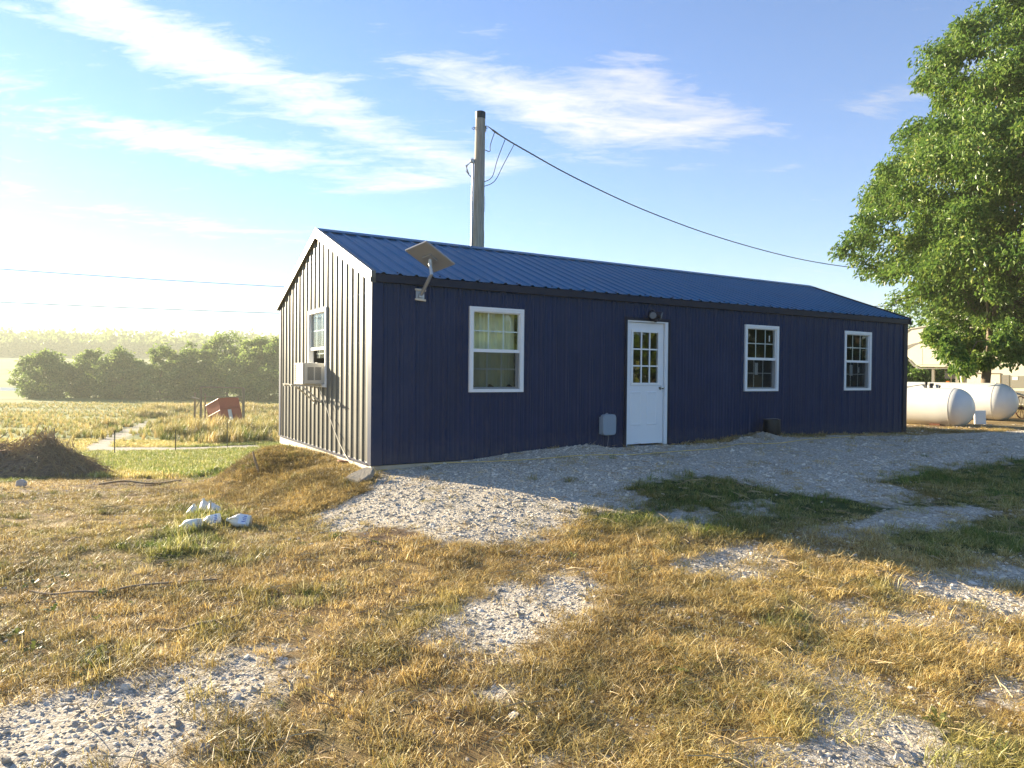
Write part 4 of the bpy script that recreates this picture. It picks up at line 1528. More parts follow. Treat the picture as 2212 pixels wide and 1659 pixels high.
# red steel box hung askew in a timber frame
RB = G(470, 925)
RY = RB.y
fb = empty('timber_frame', (RB.x, RY, hz(RB.x, RY)))
tag(fb, 'weathered timber frame of posts and rails around the red box', 'timber frame')
for (px, yt, yb, dy, rr_) in ((421, 848, 932, 0, .07), (434, 836, 936, -.6, .085), (526, 838, 934, -.6, .10), (443.5, 850, 930, 1.6, .06)):
    a, b = at(px, yt, RY + dy), at(px - .5, yb, RY + dy)
    b.z = hz(b.x, b.y) - .2
    MB().tube([b - fb.location, a - fb.location], rr_, 8).build('post', MATS['post_wood'], fb)
for (p, q, rr_) in (((434, 836, -.6), (526, 838, -.6), .045), ((434, 857, -.6), (526, 858, -.6), .03), ((415, 859, 0), (436, 864, -.6), .07), ((421, 885, 0), (431, 866, 0), .03), ((519, 862, -.6), (528, 884, -.6), .03)):
    MB().tube([at(p[0], p[1], RY + p[2]) - fb.location, at(q[0], q[1], RY + q[2]) - fb.location], rr_, 8).build('rail', MATS['post_wood'], fb)
bn = empty('red_steel_box', (RB.x, RY, hz(RB.x, RY)))
tag(bn, 'faded red steel box with a pale placard, tipped inside the timber frame', 'steel box')
K = lambda px, py, dy: at(px, py, RY + dy) - bn.location
fA, fB, fC, fD = K(472, 861, 0), K(514, 857, 0), K(524, 907, 0), K(482, 911, 0)       # front face
dv = Vector((-1.55, 1.4, -.62))
m = MB()
vs = [fA, fB, fC, fD, fA + dv, fB + dv, fC + dv, fD + dv]
m.poly(vs, [(0, 1, 2, 3), (7, 6, 5, 4), (0, 4, 5, 1), (1, 5, 6, 2), (2, 6, 7, 3), (3, 7, 4, 0)])
m.build('shell', MATS['red_steel'], bn, bevel=.02)
mid = lambda a, b, t: a + (b - a) * t
off = Vector((0, -.04, 0))
MB().tube([mid(fA, fD, .42) + off, mid(fB, fC, .42) + off], .025, 6).build('rib', MATS['red_steel'], bn)
offs = Vector((-.03, -.02, 0))
MB().tube([mid(fA, fD, .5) + offs, mid(fA, fD, .5) + dv + offs], .025, 6).build('rib', MATS['red_steel'], bn)
for a, b in ((fA, fB), (fB, fC), (fC, fD), (fD, fA), (fA, fA + dv), (fD, fD + dv)):
    MB().tube([a, b], .03, 6).build('edge_angle', MATS['red_steel'], bn)
MB().prism([mid(mid(fA, fD, s), mid(fB, fC, s), t) + Vector((0, -.021, 0)) for s, t in ((.50, .36), (.50, .54), (.97, .54), (.97, .36))], (0, -.02, 0)).build('placard', MATS['placard'], bn)
MB().tube([mid(fD, fC, .35) + Vector((.0, .2, 0)), K(499, 926, .2)], .05, 8).build('prop_leg', MATS['post_wood'], bn)
q = K(455, 928, .9)
MB().tube([fD + dv * .6, Vector((q.x, q.y, -.1))], .06, 8).build('prop_leg', MATS['post_wood'], bn)


# milk jugs dumped in the grass
def jug(px, py, yaw, tilt, roll_, label, lbl, s=1.0):
    g = G(px, py)
    root = empty('plastic_jug', g)
    tag(root, label, 'jug', 'empty jugs dumped in the grass')
    s *= .86
    prof = [(.070, 0), (.076, .012), (.077, .15), (.070, .175), (.040, .225), (.021, .245), (.019, .262), (.022, .264), (.022, .276), (.016, .278)]
    vs, fs = [], []
    seg = 24
    for r_, h in prof:
        sq = 4.0 if h < .17 else 2.0
        for k in range(seg):
            a = 2 * math.pi * k / seg
            c, s_ = math.cos(a), math.sin(a)
            kk = (abs(c) ** sq + abs(s_) ** sq) ** (-1 / sq)
            vs.append(Vector((r_ * kk * c, r_ * kk * s_, h)))
    for i in range(len(prof) - 1):
        for k in range(seg):
            k2 = (k + 1) % seg
            fs.append((i * seg + k, i * seg + k2, (i + 1) * seg + k2, (i + 1) * seg + k))
    fs.append(tuple(reversed(range(seg))))
    fs.append(tuple(range((len(prof) - 1) * seg, len(prof) * seg)))
    mx = Matrix.Rotation(yaw, 4, 'Z') @ Matrix.Rotation(tilt, 4, 'Y') @ Matrix.Rotation(roll_, 4, 'Z') @ Matrix.Scale(s, 4)
    zs = [(mx @ v).z for v in vs]
    mx = Matrix.Translation((0, 0, -min(zs) - (.03 if tilt > 1 else .09))) @ mx
    MB().poly([mx @ v for v in vs], fs).build('bottle', MATS['jug_plastic'], root, smooth=True)
    MB().tube([mx @ Vector(p) for p in ((.072, 0, .15), (.086, 0, .17), (.075, 0, .205), (.045, 0, .235), (.02, 0, .25))], .010 * s, 8).build('handle', MATS['jug_plastic'], root, smooth=True)
    if lbl:
        MB().prism([mx @ Vector(p) for p in ((.0785, -.062, .03), (.0785, .062, .03), (.0785, .062, .125), (.0785, -.062, .125))], mx.to_3x3() @ Vector((.0012, 0, 0))).build('label', MATS['jug_label'], root)
        for q in range(4):
            yy = -.035 + q * .022
            MB().prism([mx @ Vector(p) for p in ((.0800, yy, .040), (.0800, yy + .010, .040), (.0800, yy + .010, .085 - .01 * (q % 2)), (.0800, yy, .085 - .01 * (q % 2)))], mx.to_3x3() @ Vector((.0006, 0, 0))).build('print_mark', MATS['jug_blue'], root)
    return root


jug(541, 1138, RAD(186), RAD(82), RAD(125), 'translucent jug with blue printed label lying rightmost of the dumped jugs', True)
jug(478, 1133, RAD(200), RAD(100), RAD(120), 'jug with pale label half sunk in grass at centre of the pile', True, .9)
jug(432, 1146, RAD(172), RAD(98), RAD(10), 'blank jug lying on its side leftmost of the dumped jugs', False)
jug(470, 1112, RAD(150), RAD(35), 0, 'jug leaning upright, right one of the two at the back of the pile', False)
jug(448, 1108, RAD(140), RAD(25), 0, 'jug leaning upright, left one of the two at the back of the pile', False)
jug(413, 1112, RAD(60), RAD(10), 0, 'jug standing upright alone at the back left of the pile', False, .85)

# broken concrete slab at the building corner, brick, fallen board
g = G(763, 1040)
sl = MB()
ol = [(-.34, -.08), (-.25, -.17), (.04, -.15), (.24, -.09), (.30, .02), (.24, .13), (.04, .15), (-.20, .08)]
sl.prism([(x, y, 0) for x, y in ol], (0, 0, .07))
slo = sl.build('broken_slab', MATS['slab'], bevel=.012)
slo.location = g + Vector((0, 0, -.03))
slo.rotation_euler = (RAD(18), RAD(-24), RAD(20))
tag(slo, 'broken concrete slab lying tilted below the near building corner', 'slab')
for (bx_, by_, bz_, rz_, lab) in ((-.05, .95, -.19, 30, 'red brick lying under the sunlit rim board of the cabin'),):
    p = bw(bx_, by_, 0)
    o = MB().box((-.1, -.05, 0), (.1, .05, .06)).build('brick', MATS['brick_red'], bevel=.006)
    o.location = (p.x, p.y, hz(p.x, p.y) - .01)
    o.rotation_euler = (0, RAD(8), RAD(rz_))
    tag(o, lab, 'brick')
g = G(280, 1037)
# long sticks lying in the grass
for nm, pp, r_, lab in (('fallen_stick', ((60, 1284), (110, 1290), (170, 1290), (230, 1283), (290, 1276), (380, 1266), (470, 1256)), .008, 'long dark stick lying in the dry grass at left foreground'),
                        ('fallen_stick', ((340, 1372), (380, 1367), (430, 1358), (480, 1345), (520, 1335)), .009, 'shorter crooked stick lying nearer the gravel strip at left'),
                        ('fallen_stick', ((215, 1050), (270, 1045), (330, 1047), (390, 1040)), .018, 'dark branch lying on bare soil below the green lawn')):
    pts = [G(*p) + Vector((0, 0, .03 + random.uniform(-.015, .025))) for p in pp]
    cord_obj(nm, pts, r_, 'stick', lab, 'stick', sub=4)
sb = MB()
g = G(560, 1022)
tag(MB().tube([g, g + Vector((-.06, 0, .18)), g + Vector((-.10, .02, .30))], [.02, .017, .01], 6).build('wood_stub', MATS['stick']), 'short broken wooden stub poking out of the mound at left', 'stub')
g = G(452, 1118)
tag(MB().tube([g, g + Vector((.012, 0, .10)), g + Vector((.02, 0, .22))], [.012, .009, .004], 6).build('weed_stem', MATS['dry_stalk']), 'single pale weed stem standing behind the dumped jugs', 'weed')

# brush pile at the left edge
bp0 = G(60, 1030)
br = empty('brush_pile', bp0)
tag(br, 'large heap of cut brush, soil and dry stalks at the left edge', 'brush pile')
nu, nv = 56, 30
vs, fs = [], []
for j in range(nv + 1):
    for i in range(nu):
        a = 2 * math.pi * i / nu
        t = j / nv
        r_ = (1 - t) ** .8
        x = (2.35 if math.cos(a) < 0 else 1.35) * r_ * math.cos(a)
        y = 1.1 * r_ * math.sin(a)
        hh = .66 * t ** 1.15 * (.85 + .3 * float(fbm(np.array(x * 1.4 + 9), np.array(y * 1.4 + 3), 3)))
        if x < -.7:
            hh = max(hh, min(.56, 1.2 * t) * (1 - .25 * max(0, -x - 1.6)))
        hh += .22 * (float(fbm(np.array(x * 3.1 + 50), np.array(y * 3.1), 4)) - .5) * (1 - abs(2 * t - 1) * .4)
        X, Y = bp0.x + x + .15, bp0.y + .4 + y
        vs.append((x + .15, y + .4, hz(X, Y) - bp0.z + hh - .06 * (1 - t)))
for j in range(nv):
    for i in range(nu):
        i2 = (i + 1) % nu
        fs.append((j * nu + i, j * nu + i2, (j + 1) * nu + i2, (j + 1) * nu + i))
MB().poly(vs, fs).build('soil_heap', MATS['soil'], br, smooth=True)
hv = np.array(vs)
bs = MB()
for q in range(760):
    v = hv[rng.integers(0, len(hv) - nu)]
    L = random.uniform(.25, 1.0)
    # stalks slide down the heap
    dwn = Vector((v[0] * .8 + random.uniform(-.4, .4), v[1] - .4 + random.uniform(-.5, .3), -.55 + random.uniform(-.15, .45)))
    dwn.normalize()
    p = Vector(v) + Vector((0, 0, .03)) - dwn * L * .5
    bend_ = Vector((random.uniform(-.1, .1), random.uniform(-.1, .1), random.uniform(0, .1))) * L
    r_ = random.uniform(.003, .009)
    bs.tube([p, p + dwn * L * .5 + bend_, p + dwn * L], [r_, r_, r_ * .4], 4, cap=False)
tag(bs.build('branches', MATS['stick'], br, fix=False), kind='stuff')
bs = MB()
for q in range(1100):
    v = hv[rng.integers(0, len(hv))]
    dr = Vector((random.uniform(-1, 1), random.uniform(-1, .4), random.uniform(-.2, .55))).normalized()
    L = random.uniform(.15, .5)
    p = Vector(v) + Vector((0, 0, .02))
    bs.tube([p, p + dr * L * .5 + Vector((0, 0, .04)), p + dr * L - Vector((0, 0, .04))], [.004, .0035, .001], 3, cap=False)
tag(bs.build('dry_stalks', MATS['dry_stalk'], br, fix=False), kind='stuff')
g = G(42, 1052)
rk = MB()
rk.prism([(-.14, 0, 0), (.13, 0, .01), (.15, 0, .12), (.03, 0, .21), (-.10, 0, .17)], (0, .12, 0))
rk = rk.build('pale_rock', MATS['concrete'], bevel=.02)
rk.location = g
rk.scale = (.6, .6, .6)
tag(rk, 'pale chunk of concrete at the foot of the brush pile', 'rock')

# ------------------------------------------------------------------ trees
LEAF = leaf_mat('foliage', [(0.0, (0.045, 0.105, 0.022)), (0.45, (0.125, 0.215, 0.038)), (0.8, (0.24, 0.32, 0.06)), (1.0, (0.42, 0.42, 0.13))], 0.42, rough=0.36)
LEAF2 = leaf_mat('foliage_far', [(0.0, (0.09, 0.15, 0.04)), (0.5, (0.20, 0.27, 0.07)), (1.0, (0.36, 0.40, 0.13))], 0.58)


def unit(a):
    return a / np.maximum(np.linalg.norm(a, axis=1, keepdims=True), 1e-9)


def leaves(P, D, L, Wd, name, parent, mat, shade):
    n = len(P)
    D = unit(D)
    S = unit(np.cross(D, unit(rng.normal(size=(n, 3)))))
    Nn = np.cross(D, S)
    L = L[:, None]
    Wd = Wd[:, None]
    v = np.empty((n, 4, 3))
    v[:, 0] = P
    v[:, 1] = P + D * L * .42 + S * Wd + Nn * Wd * .35
    v[:, 2] = P + D * L - Nn * L * .08
    v[:, 3] = P + D * L * .42 - S * Wd + Nn * Wd * .35
    Fq = np.arange(n * 4).reshape(n, 4)
    return fast_mesh(name, v.reshape(-1, 3), Fq, mat, parent, attrs={'shade': ('FLOAT', np.repeat(shade, 4))})


def tree(name, base, lean, trunk_r, prof, nclump, per, leafL, label, group=None, droop=.5, mat=LEAF, limbs=40, clump_r=(.45, .85), lump=0.35, trunk_h=None, seedz=0, extra=()):
    """prof: list of (height, radius); crown centre shifted by lean"""
    root = empty(name, base)
    tag(root, label, 'tree', group)
    hs = np.array([p[0] for p in prof])
    rs = np.array([p[1] for p in prof])
    H = hs[-1]
    # clump centres: mostly near the outside of the crown
    cs = []
    wts = rs ** 1.3 + .1
    while len(cs) < nclump:
        h = rng.uniform(hs[0], H)
        R = np.interp(h, hs, rs)
        if rng.random() > (R / rs.max()) ** 1.2 + .05:
            continue
        a = rng.uniform(0, 2 * math.pi)
        R2 = R * (1 + lump * (float(vnoise(np.array(3 * math.cos(a) + 7 + seedz), np.array(h * .8 + 3 * math.sin(a)))) - .6))
        t = rng.random() ** .42
        cs.append((lean[0] + R2 * t * math.cos(a), lean[1] + R2 * t * math.sin(a), h, t))
    cs += [(*e, 1.0) for e in extra]
    cs = np.array(cs)
    nclump = len(cs)
    nt = nclump * per
    ci = np.repeat(np.arange(nclump), per)
    crad = rng.uniform(*clump_r, nclump)
    if len(extra):
        crad[-len(extra):] *= .62
    rad = crad[ci]
    u = unit(rng.normal(size=(nt, 3)))
    rr_ = rng.random(nt) ** .5
    off = u * (rad * rr_)[:, None] * np.array([1, 1, .72])
    # branchlets sag at their ends
    off[:, 2] -= droop * .35 * (off[:, 0] ** 2 + off[:, 1] ** 2) / rad
    P = cs[ci, :3] + off
    outw = np.stack([P[:, 0] - lean[0], P[:, 1] - lean[1], np.zeros(nt)], 1)
    D = unit(outw) * .45 + rng.normal(size=(nt, 3)) * .55 + np.array([0, 0, -droop])
    L = leafL * rng.uniform(.5, 1.45, nt)
    sh = np.clip(rng.normal(.45, .2, nt) + .25 * (rng.random(nclump)[ci] - .5), 0, 1)
    leaves(P, D, L, L * rng.uniform(.19, .27, nt), 'crown', root, mat, sh)
    th = trunk_h or H * .8
    m = MB()
    k = 8
    pts = [Vector((lean[0] * (i / k) ** 1.5, lean[1] * (i / k) ** 1.5, th * i / k - .15)) for i in range(k + 1)]
    m.tube(pts, [trunk_r * (1.25 if i == 0 else 1) * (1 - .82 * i / k) for i in range(k + 1)], 10)
    m.build('trunk', MATS['bark'], root, smooth=True)
    m = MB()
    for j in rng.choice(nclump, min(limbs, nclump), replace=False):
        c = Vector(cs[j, :3])
        z0 = max(hs[0] * 1.0, c.z * .55)
        f_ = min(1, max(0, z0 / th))
        s0 = Vector((lean[0] * f_ ** 1.5, lean[1] * f_ ** 1.5, z0))
        mid_ = s0.lerp(c, .5) + Vector((0, 0, .12 * (c - s0).length))
        r0 = trunk_r * .30 * random.uniform(.5, 1)
        m.tube([s0, mid_, c], [r0, r0 * .6, r0 * .15], 6, cap=False)
    m.build('branches', MATS['bark'], root, smooth=True, fix=False)
    return root


# the big tree at the right
TY = 22.0
tb = at(2124, 880, TY)
gz_ = hz(tb.x, TY)
kx = lambda px: (px - 1106) / 1529.67 * TY
kz = lambda py: 1.6 + (817 - py) / 1529.67 * TY - gz_
edge = [(735, 2100), (700, 2055), (670, 2010), (630, 1930), (590, 1888), (540, 1862), (490, 1842), (430, 1868), (370, 1846), (300, 1880), (250, 1955), (190, 1968), (130, 1984), (60, 1996), (5, 2075), (-45, 2180)]
cxp = 2235
prof = [(kz(y), max(.2, kx(cxp) - kx(x) - .45)) for y, x in edge]
ext = []
for (a, b, c, e, n_) in ((2010, 2070, 705, 738, 8), (2045, 2105, 735, 768, 9), (2068, 2105, 768, 796, 5), (2108, 2140, 735, 785, 6), (2140, 2235, 680, 755, 18), (2170, 2240, 750, 782, 6), (2230, 2330, 690, 780, 12)):
    for _ in range(n_):
        q = at(rng.uniform(a, b), rng.uniform(c, e), TY + rng.uniform(-2.2, 1.2))
        ext.append((q.x - tb.x, q.y - TY, q.z - gz_))
tree('maple_tree', Vector((tb.x, TY, gz_)), (kx(cxp) - tb.x, .6), .15, prof, 820, 260, .145, 'tall leafy green tree hanging over the camper and propane tanks', droop=.75, limbs=80, clump_r=(.36, .74), lump=.30, trunk_h=9.5, extra=ext)
# trees behind the camper and behind the cabin end
for px, py, Y, Ht, Rd, lab in ((2075, 700, 42, 7.4, 4.2, 'rounded green tree rising behind the camper roof'), (1925, 700, 40, 4.9, 1.5, 'small leafy sapling top showing over the cabin roof end'), (1985, 800, 38, 3.4, 2.6, 'low bush filling the gap under the camper nose'), (2260, 720, 46, 8.5, 4.5, 'tree farther right behind the camper')):
    p = at(px, py, Y)
    g = hz(p.x, Y)
    tree('background_tree', Vector((p.x, Y, g)), (0, 0), .14, [(Ht * .12, Rd * .5), (Ht * .4, Rd), (Ht * .75, Rd * .8), (Ht, .15)], 90 if Rd > 2 else 40, 110, .26, lab, 'trees behind the camper', limbs=25, clump_r=(.5, 1.0))

# trees along the right side of the yard: outside the picture, seen mirrored in the right hand panes
for (x, y, Ht, Rd, lab) in ((33, 3, 11, 5.5, 'yard tree right of the picture, nearest the viewer'), (36, 14, 12, 6, 'yard tree right of the picture, second from the viewer'), (30, -8, 10, 5, 'yard tree right of the picture, beside the viewer'), (44, 8, 13, 6.5, 'tall yard tree right of the picture, farthest from the cabin')):
    tree('yard_tree', Vector((x, y, hz(x, y))), (0, 0), .22, [(.6, Rd * .8), (Ht * .35, Rd), (Ht * .7, Rd * .85), (Ht, .4)], 110, 70, .5, lab, 'trees along the right side of the yard', limbs=15, clump_r=(.9, 1.8))

# clump of trees beyond the field at left
grp = [(110, 868, 165, 11.0, 7.0), (190, 868, 172, 11.8, 7.5), (265, 869, 168, 12.0, 8.0), (345, 867, 166, 12.5, 8.5), (420, 866, 170, 14.0, 8.0), (490, 864, 176, 16.5, 9.0), (560, 862, 165, 15.0, 9.0), (640, 862, 160, 15.5, 9.0), (725, 862, 170, 16, 9)]
names_ = ['low rounded tree at the pond end of the field trees', 'second tree from the pond in the field clump', 'third tree from the pond, in the middle of the field clump', 'fourth tree from the pond in the field clump',
          'taller tree left of the tallest in the field clump', 'tallest tree of the field clump, above the timber frame', 'tree of the field clump nearest the cabin gable', 'field tree half hidden behind the cabin gable', 'field tree hidden behind the cabin']
for (px, py, Y, Ht, Rd), lab in zip(grp[:8], names_):
    p = at(px, py, Y)
    g = hz(p.x, Y)
    tree('field_tree', Vector((p.x, Y, g)), (rng.uniform(-1, 1), 0), .3, [(.2, Rd * .6), (Ht * .3, Rd * rng.uniform(.85, 1.15)), (Ht * .6, Rd * rng.uniform(.6, 1.0)), (Ht * .85, Rd * rng.uniform(.3, .6)), (Ht, .5)], 120, 90, .75, lab, 'trees beyond the field', mat=LEAF2, limbs=30, clump_r=(.7, 2.4), droop=.3, seedz=px, lump=.8)

# far wood along the hill: one mass
nW = 230
xs_ = np.linspace(-640, 240, nW) + rng.normal(0, 1.5, nW)
Ps, Ls = [], []
for row, (yy, hgt) in enumerate(((585, 16), (600, 19), (618, 22), (640, 24))):
    for x in xs_:
        y = yy + rng.uniform(-7, 7)
        h = hgt * rng.uniform(.82, 1.12)
        r_ = rng.uniform(3.5, 5.5)
        g = float(height(x, y))
        k = 64
        u = unit(rng.normal(size=(k, 3)))
        t = rng.random(k) ** .5
        P = np.stack([x + u[:, 0] * r_ * t, y + u[:, 1] * r_ * t, g + h * .45 + u[:, 2] * h * .5 * t ** .6], 1)
        Ps.append(P)
P = np.concatenate(Ps)
n_ = len(P)
D = rng.normal(size=(n_, 3))
L = rng.uniform(2.6, 5.0, n_)
wood = leaves(P, D, L, L * .36, 'distant_wood', None, LEAF2, rng.random(n_) * .8)
tag(wood, 'distant line of woodland along the hill crest at left', 'wood', kind='stuff')

# ------------------------------------------------------------------ grass and stones


def blades(n, hgt, spread, lean_, width, curl, flat=0.0):
    """one tuft: n tapered bent blades -> verts, faces, shade"""
    az_ = rng.uniform(0, 2 * math.pi, n)
    r0 = spread * np.sqrt(rng.random(n))
    a0 = rng.uniform(0, 2 * math.pi, n)
    B = np.stack([r0 * np.cos(a0), r0 * np.sin(a0), np.full(n, -.01)], 1)
    h = hgt * rng.uniform(.45, 1.15, n)
    ln = lean_ * rng.uniform(.3, 1.3, n)
    if flat:
        fm = rng.random(n) < flat
        ln = np.where(fm, rng.uniform(1.2, 1.5, n), ln)
    dirh = np.stack([np.cos(az_), np.sin(az_), np.zeros(n)], 1)
    side = np.stack([-np.sin(az_), np.cos(az_), np.zeros(n)], 1)
    rows = []
    for t, wf in ((0, 1.0), (.5, .8), (1.0, .12)):
        ang = ln * (.55 + curl * t)
        rows.append((B + dirh * (np.sin(ang) * h * t)[:, None] + np.array([0, 0, 1.0]) * (np.maximum(np.cos(ang), .06) * h * t)[:, None] + np.array([0, 0, .008]) * (ln > 1.1)[:, None], width * wf * rng.uniform(.7, 1.3, n)))
    v = np.empty((n, 6, 3))
    for i, (c, wd) in enumerate(rows):
        v[:, 2 * i] = c - side * wd[:, None]
        v[:, 2 * i + 1] = c + side * wd[:, None]
    b = np.arange(n)[:, None] * 6
    Fq = np.concatenate([b + np.array([0, 1, 3, 2]), b + np.array([2, 3, 5, 4])])
    sh = np.clip(rng.normal(.5, .25, n), 0, 1)
    return v.reshape(-1, 3), Fq, np.repeat(sh, 6)


STRAW = [(0.0, (0.23, 0.125, 0.034)), (0.35, (0.49, 0.34, 0.105)), (0.65, (0.70, 0.53, 0.21)), (1.0, (0.88, 0.79, 0.51))]
GRN = [(0.0, (0.045, 0.075, 0.014)), (0.5, (0.11, 0.165, 0.030)), (0.85, (0.21, 0.26, 0.055)), (1.0, (0.45, 0.39, 0.15))]
GRASSM = leaf_mat('grass_blade', STRAW, 0.38, tint=GRN, rough=0.5)


def source(kind, i, v, Fq, sh, mat):
    me_o = fast_mesh('%s_source' % kind, v, Fq, mat, attrs={'shade': ('FLOAT', sh)})
    COL.objects.unlink(me_o)
    return me_o


def make_coll(name, obs):
    c = bpy.data.collections.new(name)
    for o in obs:
        c.objects.link(o)
    return c


C_SHORT = make_coll('short_tufts', [source('short', i, *blades(54, .040, .080, .75, .0016, .5, .30), GRASSM) for i in range(5)])
C_MAT = make_coll('matted_tufts', [source('matted', i, *blades(64, .075, .10, 1.2, .0015, .3, .82), GRASSM) for i in range(5)])
C_TALL = make_coll('tall_tufts', [source('tall', i, *blades(54, .085, .050, .70, .0017, .8, .15), GRASSM) for i in range(5)])
C_WEED = make_coll('weed_tufts', [source('weed', i, *blades(46, 1.0, .22, .35, .016, .8, .05), GRASSM) for i in range(4)])
C_LAWN = make_coll('lawn_tufts', [source('lawn', i, *blades(40, .11, .16, .6, .0055, .5, .1), GRASSM) for i in range(4)])


def stone_mat():
    m = bpy.data.materials.new('gravel_stone')
    m.use_nodes = True
    n = N(m.node_tree)
    b = n.add('ShaderNodeBsdfPrincipled')
    o = n.add('ShaderNodeOutputMaterial')
    n.link(b.outputs[0], o.inputs[0])
    r_ = n.add('ShaderNodeObjectInfo').outputs['Random']
    f_ = n.noise(n.add('ShaderNodeTexCoord').outputs['Object'], 3.0, 4)
    c = n.ramp(n.math('MULTIPLY_ADD', f_, 0.35, n.math('MULTIPLY', r_, 0.65)), [(0.1, (0.31, 0.27, 0.21)), (0.5, (0.56, 0.49, 0.38)), (0.85, (0.78, 0.71, 0.58))])
    n.link(c, b.inputs['Base Color'])
    b.inputs['Roughness'].default_value = 0.9
    return m


STM = stone_mat()
st_obs = []
for i in range(6):
    bm = bmesh.new()
    bmesh.ops.create_icosphere(bm, subdivisions=1, radius=1.0)
    for v_ in bm.verts:
        v_.co *= random.uniform(.7, 1.2)
        v_.co.z *= .52
        v_.co.x *= 1.15
    me = bpy.data.meshes.new('stone_source')
    bm.to_mesh(me)
    bm.free()
    me.materials.append(STM)
    st_obs.append(bpy.data.objects.new('stone_source', me))
C_STONE = make_coll('stones', st_obs)


def scatter(name, xy, scl, coll, tint, lum, label, cat, zoff=0.0, tilt=.15, mat=None):
    n = len(xy)
    z = height(xy[:, 0], xy[:, 1]) + zoff
    me = bpy.data.meshes.new(name)
    me.vertices.add(n)
    me.vertices.foreach_set('co', np.column_stack([xy, z]).astype(np.float32).ravel())
    rot = np.column_stack([rng.normal(0, tilt, n), rng.normal(0, tilt, n), rng.uniform(0, 6.283, n)])
    for nm, ty, dat in (('rot', 'FLOAT_VECTOR', rot), ('scl', 'FLOAT', scl), ('tint', 'FLOAT', tint), ('lum', 'FLOAT', lum)):
        a = me.attributes.new(nm, ty, 'POINT')
        a.data.foreach_set('vector' if ty == 'FLOAT_VECTOR' else 'value', np.ascontiguousarray(dat, dtype=np.float32).ravel())
    a = me.attributes.new('pick', 'INT', 'POINT')
    a.data.foreach_set('value', rng.integers(0, len(coll.objects), n).astype(np.int32))
    if mat is not None:
        me.materials.append(mat)
    o = bpy.data.objects.new(name, me)
    COL.objects.link(o)
    ng = bpy.data.node_groups.new(name, 'GeometryNodeTree')
    ng.interface.new_socket('Geometry', in_out='INPUT', socket_type='NodeSocketGeometry')
    ng.interface.new_socket('Geometry', in_out='OUTPUT', socket_type='NodeSocketGeometry')
    gi, go = ng.nodes.new('NodeGroupInput'), ng.nodes.new('NodeGroupOutput')
    ci = ng.nodes.new('GeometryNodeCollectionInfo')
    ci.inputs['Collection'].default_value = coll
    ci.inputs['Separate Children'].default_value = True
    ci.inputs['Reset Children'].default_value = True
    ip = ng.nodes.new('GeometryNodeInstanceOnPoints')
    ip.inputs['Pick Instance'].default_value = True

    def na(nm, ty):
        q = ng.nodes.new('GeometryNodeInputNamedAttribute')
        q.data_type = ty
        q.inputs['Name'].default_value = nm
        return q.outputs['Attribute']
    lk = ng.links.new
    lk(gi.outputs[0], ip.inputs['Points'])
    lk(ci.outputs[0], ip.inputs['Instance'])
    lk(na('pick', 'INT'), ip.inputs['Instance Index'])
    er = ng.nodes.new('FunctionNodeEulerToRotation')
    lk(na('rot', 'FLOAT_VECTOR'), er.inputs[0])
    lk(er.outputs[0], ip.inputs['Rotation'])
    lk(na('scl', 'FLOAT'), ip.inputs['Scale'])
    lk(ip.outputs[0], go.inputs[0])
    md = o.modifiers.new('scatter', 'NODES')
    md.node_group = ng
    tag(o, label, cat, kind='stuff')
    return o


def in_view(xy, margin=9.0):
    a = np.degrees(np.arctan2(xy[:, 0], np.maximum(xy[:, 1], .01)))
    return (np.abs(a) < 36 + margin) & (xy[:, 1] > 1.2)


def off_building(xy, pad=.03):
    d, n = dn(xy[:, 0], xy[:, 1])
    return ~((d > -pad) & (d < BL + pad) & (n < pad) & (n > -BW - pad))


def sample(x0, x1, y0, y1, dens, r0, pw=1.4):
    n = int((x1 - x0) * (y1 - y0) * dens)
    xy = np.column_stack([rng.uniform(x0, x1, n), rng.uniform(y0, y1, n)])
    r = np.hypot(xy[:, 0], xy[:, 1])
    keep = rng.random(n) < np.minimum(1, (r0 / r) ** pw)
    xy = xy[keep]
    return xy[in_view(xy) & off_building(xy)]


# dry grass over the yard
xy = sample(-13, 15, 1.4, 17, 420, 4.5, 1.25)
gv, gr, so = masks(xy[:, 0], xy[:, 1])
patch = fbm(xy[:, 0] * .9 + 5, xy[:, 1] * .9, 4)
rightward = sstep(0.0, 3.5, xy[:, 0] - (xy[:, 1] - 3) * .15)
thin = np.clip(1.15 - 1.5 * np.abs(patch - .62) * rightward, .25, 1) * np.where(patch < .40, .45, 1.0)
pk = thin * (1 - .965 * gv) * (1 - .45 * so)
k_ = rng.random(len(xy)) < pk
xy, gr, gv, patch = xy[k_], gr[k_], gv[k_], patch[k_]
tuftn = fbm(xy[:, 0] * 2.2, xy[:, 1] * 2.2 + 20, 3)
leftg = .22 * (1 - sstep(-2, 4, xy[:, 0])) + .10
tint = np.clip(gr * rng.uniform(.45, 1.0, len(xy)) + leftg * rng.uniform(0, 2, len(xy)) * (fbm(xy[:, 0] * .5 + 33, xy[:, 1] * .5, 3) > .42) + (rng.random(len(xy)) < .10) * .45 + np.clip((tuftn - .58) * 2.2, 0, .5), 0, 1)
lum = np.clip(.82 + 1.1 * (fbm(xy[:, 0] * .7 + 90, xy[:, 1] * .7, 4) - .42) + rng.normal(0, .14, len(xy)) + .35 * gr, .4, 1.5)
scl = np.clip(rng.normal(1.0, .25, len(xy)) + .5 * (tuftn - .5), .45, 1.7)
